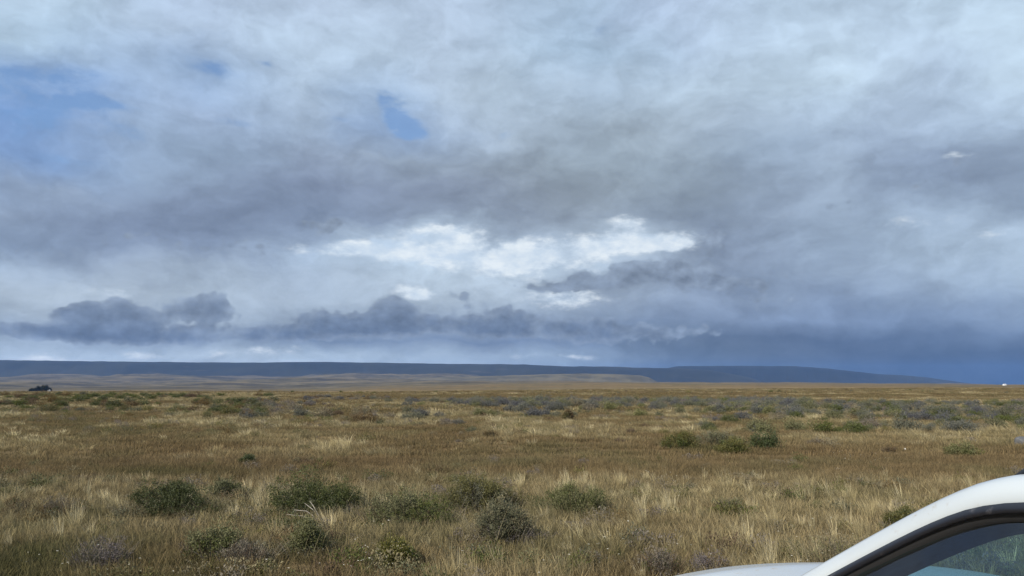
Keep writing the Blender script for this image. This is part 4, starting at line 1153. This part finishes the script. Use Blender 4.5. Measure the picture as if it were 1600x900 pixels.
def cross(u, v, inset, crown):
    w = (rw_(u) + inset) * v
    return (u, w, rz_(u) + crown * (1 - v * v) + .003)
vs = np.linspace(-1, 1, 17)
grid('roof', lambda u, v: cross(u, v, -.068, .028), np.linspace(-.02, -1.80, 30), vs, PAINT, car)
grid('headliner', lambda u, v: (u, (rw_(u) - .06) * v, rz_(u) - .045 + .02 * (1 - v * v)), np.linspace(-.00, -1.80, 20), vs, TRIM, car)
bow = lambda u, v: (1 - v * v)
grid('windscreen', lambda u, v: (u + .10 * bow(u, v) * (u + .1), (rw_(u) - .064) * v, rz_(u) + .030 * bow(u, v) - .06 * bow(u, v) * max(u, 0)), np.linspace(-.02, .88, 20), vs, GLASS, car)
grid('windscreen_band', lambda u, v: (u, (rw_(u) - .066) * v, rz_(u) - .012 + .028 * (1 - v * v)), np.linspace(-.03, .05, 4), vs, BLACK, car)
grid('rear_window', lambda u, v: cross(u, v, -.05, .03), np.linspace(-1.84, -2.17, 10), vs, GLASS, car)
# bonnet: crowned panel from the cowl to the nose
def bonnet_pt(u, v):
    w = min(side_w(u, belt_z(u)), plan_w(u)) - .012
    base = belt_z(u) + .004
    cr = float(np.interp(u, [.80, 1.1, 1.5, 1.75, 1.90], [.066, .076, .078, .065, .02]))
    return (u + .05 * (1 - v * v) * (u > 1.6), w * v, base + cr * (1 - abs(v) ** 2.4))
grid('bonnet', bonnet_pt, np.linspace(.86, 1.86, 26), np.linspace(-1, 1, 27), PAINT, car)
grid('cowl', lambda u, v: (u, .70 * v, .930 - (0.90 - u) * .12 + .02 * (1 - v * v)), np.linspace(.80, .90, 4), np.linspace(-1, 1, 9), BLACK, car)
# nose, tail, floor
def nose(u, v):
    z = .24 + .54 * v
    x = 1.86 + .07 * math.cos((u) * math.pi / 2) + .05 * math.sin(v * math.pi) - .0
    return (x - .10 * abs(u) ** 3, .60 * u, z)
grid('nose_panel', lambda u, v: tuple(np.array(bonnet_pt(1.86, v)) * (1 - u) + np.array(nose(v, 1.0)) * u + np.array([.05 * math.sin(u * math.pi), 0, .0])), np.linspace(0, 1, 6), np.linspace(-1, 1, 21), PAINT, car)
grid('front_bumper', nose, np.linspace(-1, 1, 21), np.linspace(0, 1, 12), PAINT, car)
grid('grille', lambda u, v: (1.985 - .05 * abs(u) ** 2, .40 * u, .50 + .16 * v), np.linspace(-1, 1, 11), np.linspace(0, 1, 5), BLACK, car)
grid('number_plate', lambda u, v: (1.992, .2 * u, .36 + .11 * v), (-1, 1), (0, 1), PLATE, car)
grid('tailgate', lambda u, v: (-2.20 - .14 * math.sin(min(v * 1.3, 1) * math.pi / 2) * (1 - .2 * u * u) - .0, .66 * u, .98 - .50 * v), np.linspace(-1, 1, 15), np.linspace(0, 1, 10), PAINT, car)
grid('rear_bumper', lambda u, v: (-2.36 - .06 * math.sin(v * math.pi) + .05 * abs(u) ** 3, .70 * u, .48 - .24 * v), np.linspace(-1, 1, 15), np.linspace(0, 1, 8), PAINT, car)
grid('floor_pan', lambda u, v: (u, .80 * v, .25), (1.8, -2.25), (-1, 1), BLACK, car)
# cabin
grid('dashboard', lambda u, v: (.86 - .50 * u, .68 * v, .905 + .02 * math.sin(u * math.pi) - .10 * max(u - .75, 0) * 4), np.linspace(0, 1, 10), np.linspace(-1, 1, 11), TRIM, car)
st_c = Vector((.22, .33, .88)); ring = []
for k in range(25):
    a = k * math.pi / 12
    ring.append(tuple(st_c + Vector((.09 * math.sin(a), .18 * math.cos(a), .155 * math.sin(a)))))
V_, F_ = tube(ring, [.014] * 25, 6); mesh_obj('steering_wheel', V_, F_, TRIM, car, True)
def seat(cx, cy, w):
    s_ = empty('seat', (cx, cy, 0)); s_.parent = car
    def slab(name, cen, half, tilt, par):
        bm = bmesh.new(); bmesh.ops.create_cube(bm, size=2.0)
        bmesh.ops.bevel(bm, geom=list(bm.edges), offset=.35, segments=3, affect='EDGES')
        for v_ in bm.verts: v_.co = Vector((v_.co.x * half[0], v_.co.y * half[1], v_.co.z * half[2]))
        bmesh.ops.rotate(bm, verts=bm.verts, cent=(0, 0, 0), matrix=Matrix.Rotation(tilt, 3, 'Y'))
        bmesh.ops.translate(bm, verts=bm.verts, vec=cen)
        me_ = bpy.data.meshes.new(name); bm.to_mesh(me_); bm.free(); me_.materials.append(SEATM)
        o_ = bpy.data.objects.new(name, me_); COL.objects.link(o_); o_.parent = par
    slab('cushion', (0, 0, .46), (.25, w, .09), -.12, s_)
    slab('backrest', (-.30, 0, .78), (.09, w, .31), -.30, s_)
    slab('headrest', (-.43, 0, 1.15), (.05, min(w, .15), .085), -.25, s_)
seat(-.28, .34, .23); seat(-.28, -.34, .23); seat(-1.15, 0, .60)
# wipers and washer jets
for (y0, y1) in ((.36, -.22), (-.30, -.68)):
    wp = empty('wiper', (0, 0, 0)); wp.parent = car
    def on_ws(u, l):
        v = l / (rw_(u) - .064)
        return (u + .10 * (1 - v * v) * (u + .1), l, rz_(u) + .030 * (1 - v * v) - .06 * (1 - v * v) * max(u, 0) + .014)
    a_ = on_ws(.85, y0); b_ = on_ws(.80, y0 * .4 + y1 * .6)
    V_, F_ = tube([a_, on_ws(.83, (y0 + y1) / 2), b_], [.009, .007, .005], 6); mesh_obj('wiper_arm', V_, F_, BLACK, wp)
    V_, F_ = tube([on_ws(.835, y0), on_ws(.80, (y0 + y1) / 2), on_ws(.77, y1)], [.006, .007, .005], 6); mesh_obj('wiper_blade', V_, F_, BLACK, wp)
for jl in (.30, -.30):
    p_ = bonnet_pt(1.02, jl / .84)
    V_, F_ = tube([(p_[0] + .025, jl, p_[2] - .004), (p_[0] + .012, jl, p_[2] + .012), (p_[0] - .014, jl, p_[2] + .013), (p_[0] - .022, jl, p_[2] - .002)], [.008, .012, .012, .007], 8)
    mesh_obj('washer_jet', V_, F_, BLACK, car, True)
# ------------------------------------------------------------------ the far farm, the lone white house, stones
WALL = simple_mat('white_wall', (0.78, 0.78, 0.75), 0.8)
ROOFM = simple_mat('grey_roof', (0.16, 0.16, 0.17), 0.7)
DARKW = simple_mat('dark_pane', (0.03, 0.035, 0.04), 0.2)
def house(name, x, y, w, d, h, rz, label, roofmat, chimney=True):
    r = empty(name, (x, y, gz(x, y) - .2), rz)
    mesh_obj('wall', [(-w, -d, 0), (w, -d, 0), (w, d, 0), (-w, d, 0), (-w, -d, h), (w, -d, h), (w, d, h), (-w, d, h), (-w, 0, h + d * .55), (w, 0, h + d * .55)],
             [(0, 1, 5, 4), (2, 3, 7, 6), (1, 2, 6, 9, 5), (3, 0, 4, 8, 7)], WALL, r)
    e = .35; zt = h + d * .55
    rf = mesh_obj('roof', [(-w - e, -d - e, h - e * .55 + .12), (w + e, -d - e, h - e * .55 + .12), (w + e, 0, zt + .12), (-w - e, 0, zt + .12), (-w - e, d + e, h - e * .55 + .12), (w + e, d + e, h - e * .55 + .12)],
                  [(0, 1, 2, 3), (3, 2, 5, 4)], roofmat, r)
    sm = rf.modifiers.new('thick', 'SOLIDIFY'); sm.thickness = .15
    if chimney:
        cx = w * .5
        mesh_obj('chimney', [(cx + a * .3, b * .3, z) for z in (zt - .6, zt + .9) for a, b in ((-1, -1), (1, -1), (1, 1), (-1, 1))], [(0, 1, 5, 4), (1, 2, 6, 5), (2, 3, 7, 6), (3, 0, 4, 7), (4, 5, 6, 7)], WALL, rf)
    for k in (-.6, 0.55):
        mesh_obj('window', [(k * w - .5, -d - .03, 1.0), (k * w + .5, -d - .03, 1.0), (k * w + .5, -d - .03, 2.1), (k * w - .5, -d - .03, 2.1)], [(0, 1, 2, 3)], DARKW, r)
    mesh_obj('door', [(-.5, -d - .03, .1), (.45, -d - .03, .1), (.45, -d - .03, 2.1), (-.5, -d - .03, 2.1)], [(0, 1, 2, 3)], ROOFM, r)
    return tag(r, label, 'house')
def far_place(px, d): return (px - 800) / F_PX * d, d
hx, hy = far_place(83.5, 1440); house('farm_house', hx, hy, 1.9, 1.6, 1.6, .2, 'tiny white farmhouse at the foot of the dark far trees', ROOFM)
hx, hy = far_place(1563, 1150); house('white_house', hx, hy, 1.9, 1.5, 1.6, .1, 'tiny bright white house on the skyline at far right', WALL, False)

FIR = leaf_mat('far_tree_leaves', (0.008, 0.012, 0.008), (0.024, 0.030, 0.018))
BARK = simple_mat('tree_bark', (0.06, 0.048, 0.038), 0.9)
def far_tree(px, d, wpx, hpx, label, seed):
    x, y = far_place(px, d); s = d / F_PX
    r = empty('windbreak_tree', (x, y, gz(x, y) - .3))
    W_, H_ = wpx * s, hpx * s
    V, F, H, RN = shrub_foliage(W_, W_ * .8, H_, 7, 420, 9, 0.85, seed)
    V[:, 2] += 0.06 * H_
    mesh_obj('crown', V, F, FIR, r, uvh={'h': H, 'rnd': RN})
    V_, F_ = tube([(0, 0, -.2), (.1, 0, H_ * .35), (.0, .1, H_ * .8)], [.32, .24, .08], 7)
    mesh_obj('trunk', V_, F_, BARK, r)
    return tag(r, label, 'tree', 'dark windbreak trees at the far farm')
for k, (px, d, w, h, lab) in enumerate([(57, 1500, 7, 4.5, 'smallest dark tree, left end of the far farm windbreak'), (66, 1490, 11, 9.5, 'third tree from the left in the dark far farm windbreak'),
                                        (72, 1515, 11, 11.2, 'tallest dark tree of the far farm windbreak'), (79, 1500, 11, 10.2, 'tall broad tree right of the tallest in the far windbreak'),
                                        (84, 1495, 6, 6.0, 'low dark tree behind the farmhouse, right end of the far windbreak'), (62, 1480, 7, 5.6, 'low dark tree second from left in the far windbreak'), (75.5, 1470, 9, 8.2, 'broad dark tree in front of the tallest in the far windbreak')]):
    far_tree(px, d, w, h, lab, 800 + k)

STONE, t, out = material('weathered_stone')
tp = t.node('ShaderNodeTexCoord').outputs['Object']
n1 = t.noise(tp, 7.0, 7.0, 0.65); n2 = t.noise(tp, 30.0, 4.0, 0.6)
principled(t, out, t.mix(t.smooth(n1, .35, .65), (0.07, 0.073, 0.078, 1), t.mix(n2, (0.09, 0.092, 0.095, 1), (0.125, 0.127, 0.127, 1))), 0.9)
PALE = simple_mat('pale_stone', (0.66, 0.64, 0.60), 0.9, .2, 9)
def stone(name, px, py, w, h, mat, label, seed, group=None):
    x, y = on_ground(px, py); s = y / F_PX
    bm = bmesh.new(); bmesh.ops.create_icosphere(bm, subdivisions=3, radius=1.0)
    g_ = np.random.default_rng(seed); ax = g_.normal(0, 1, (7, 3)); ax /= np.linalg.norm(ax, axis=1)[:, None]; cut = .62 + .3 * g_.random(7)
    for v_ in bm.verts:
        p = np.array(v_.co)
        for a_, c_ in zip(ax, cut):
            q = p @ a_
            if q > c_: p = p - a_ * (q - c_) * .85
        p = p * (1 + .10 * (float(fbm(p[0] * 2 + 9, p[1] * 2 + p[2] * 1.7, seed, 3)) - .5))
        v_.co = Vector((p[0] * w * s * .5, p[1] * w * s * .42, p[2] * h * s * .8))
    me_ = bpy.data.meshes.new(name); bm.to_mesh(me_); bm.free(); me_.materials.append(mat)
    o = bpy.data.objects.new(name, me_); COL.objects.link(o); o.location = (x, y, gz(x, y) + h * s * .25)
    o.rotation_euler = (0, R(-9), g_.random())
    return tag(o, label, 'stone', group)
stone('boulder', 1582, 692, 27, 13, STONE, 'grey flat boulder half sunk in grass at the right edge', 1)
stone('pale_stone', 1402, 701, 4.5, 3, PALE, 'small white stone on brown turf, nearest the tiny brown cushion', 2)
stone('pale_stone', 1297, 731, 9, 3, PALE, 'small flat pale stone on brown turf below the white flowers', 3)
# ------------------------------------------------------------------ the air: thin blue haze over the whole plain
hz, ht, hout = material('haze_air')
pv = ht.node('ShaderNodeVolumePrincipled')
pv.inputs['Color'].default_value = (0.17, 0.42, 1.0, 1.0)
pv.inputs['Density'].default_value = HAZE_DENSITY
pv.inputs['Anisotropy'].default_value = 0.0
ht.l.new(pv.outputs[0], hout.inputs['Volume'])
zs = [v for v in (-300.0, 460.0)]
hb = 17500.0
hv = [(-hb, -hb, zs[0]), (hb, -hb, zs[0]), (hb, hb, zs[0]), (-hb, hb, zs[0]), (-hb, -hb, zs[1]), (hb, -hb, zs[1]), (hb, hb, zs[1]), (-hb, hb, zs[1])]
hf = [(0, 3, 2, 1), (4, 5, 6, 7), (0, 1, 5, 4), (1, 2, 6, 5), (2, 3, 7, 6), (3, 0, 4, 7)]
haze = mesh_obj('haze', hv, hf, hz)
tag(haze, kind='stuff')
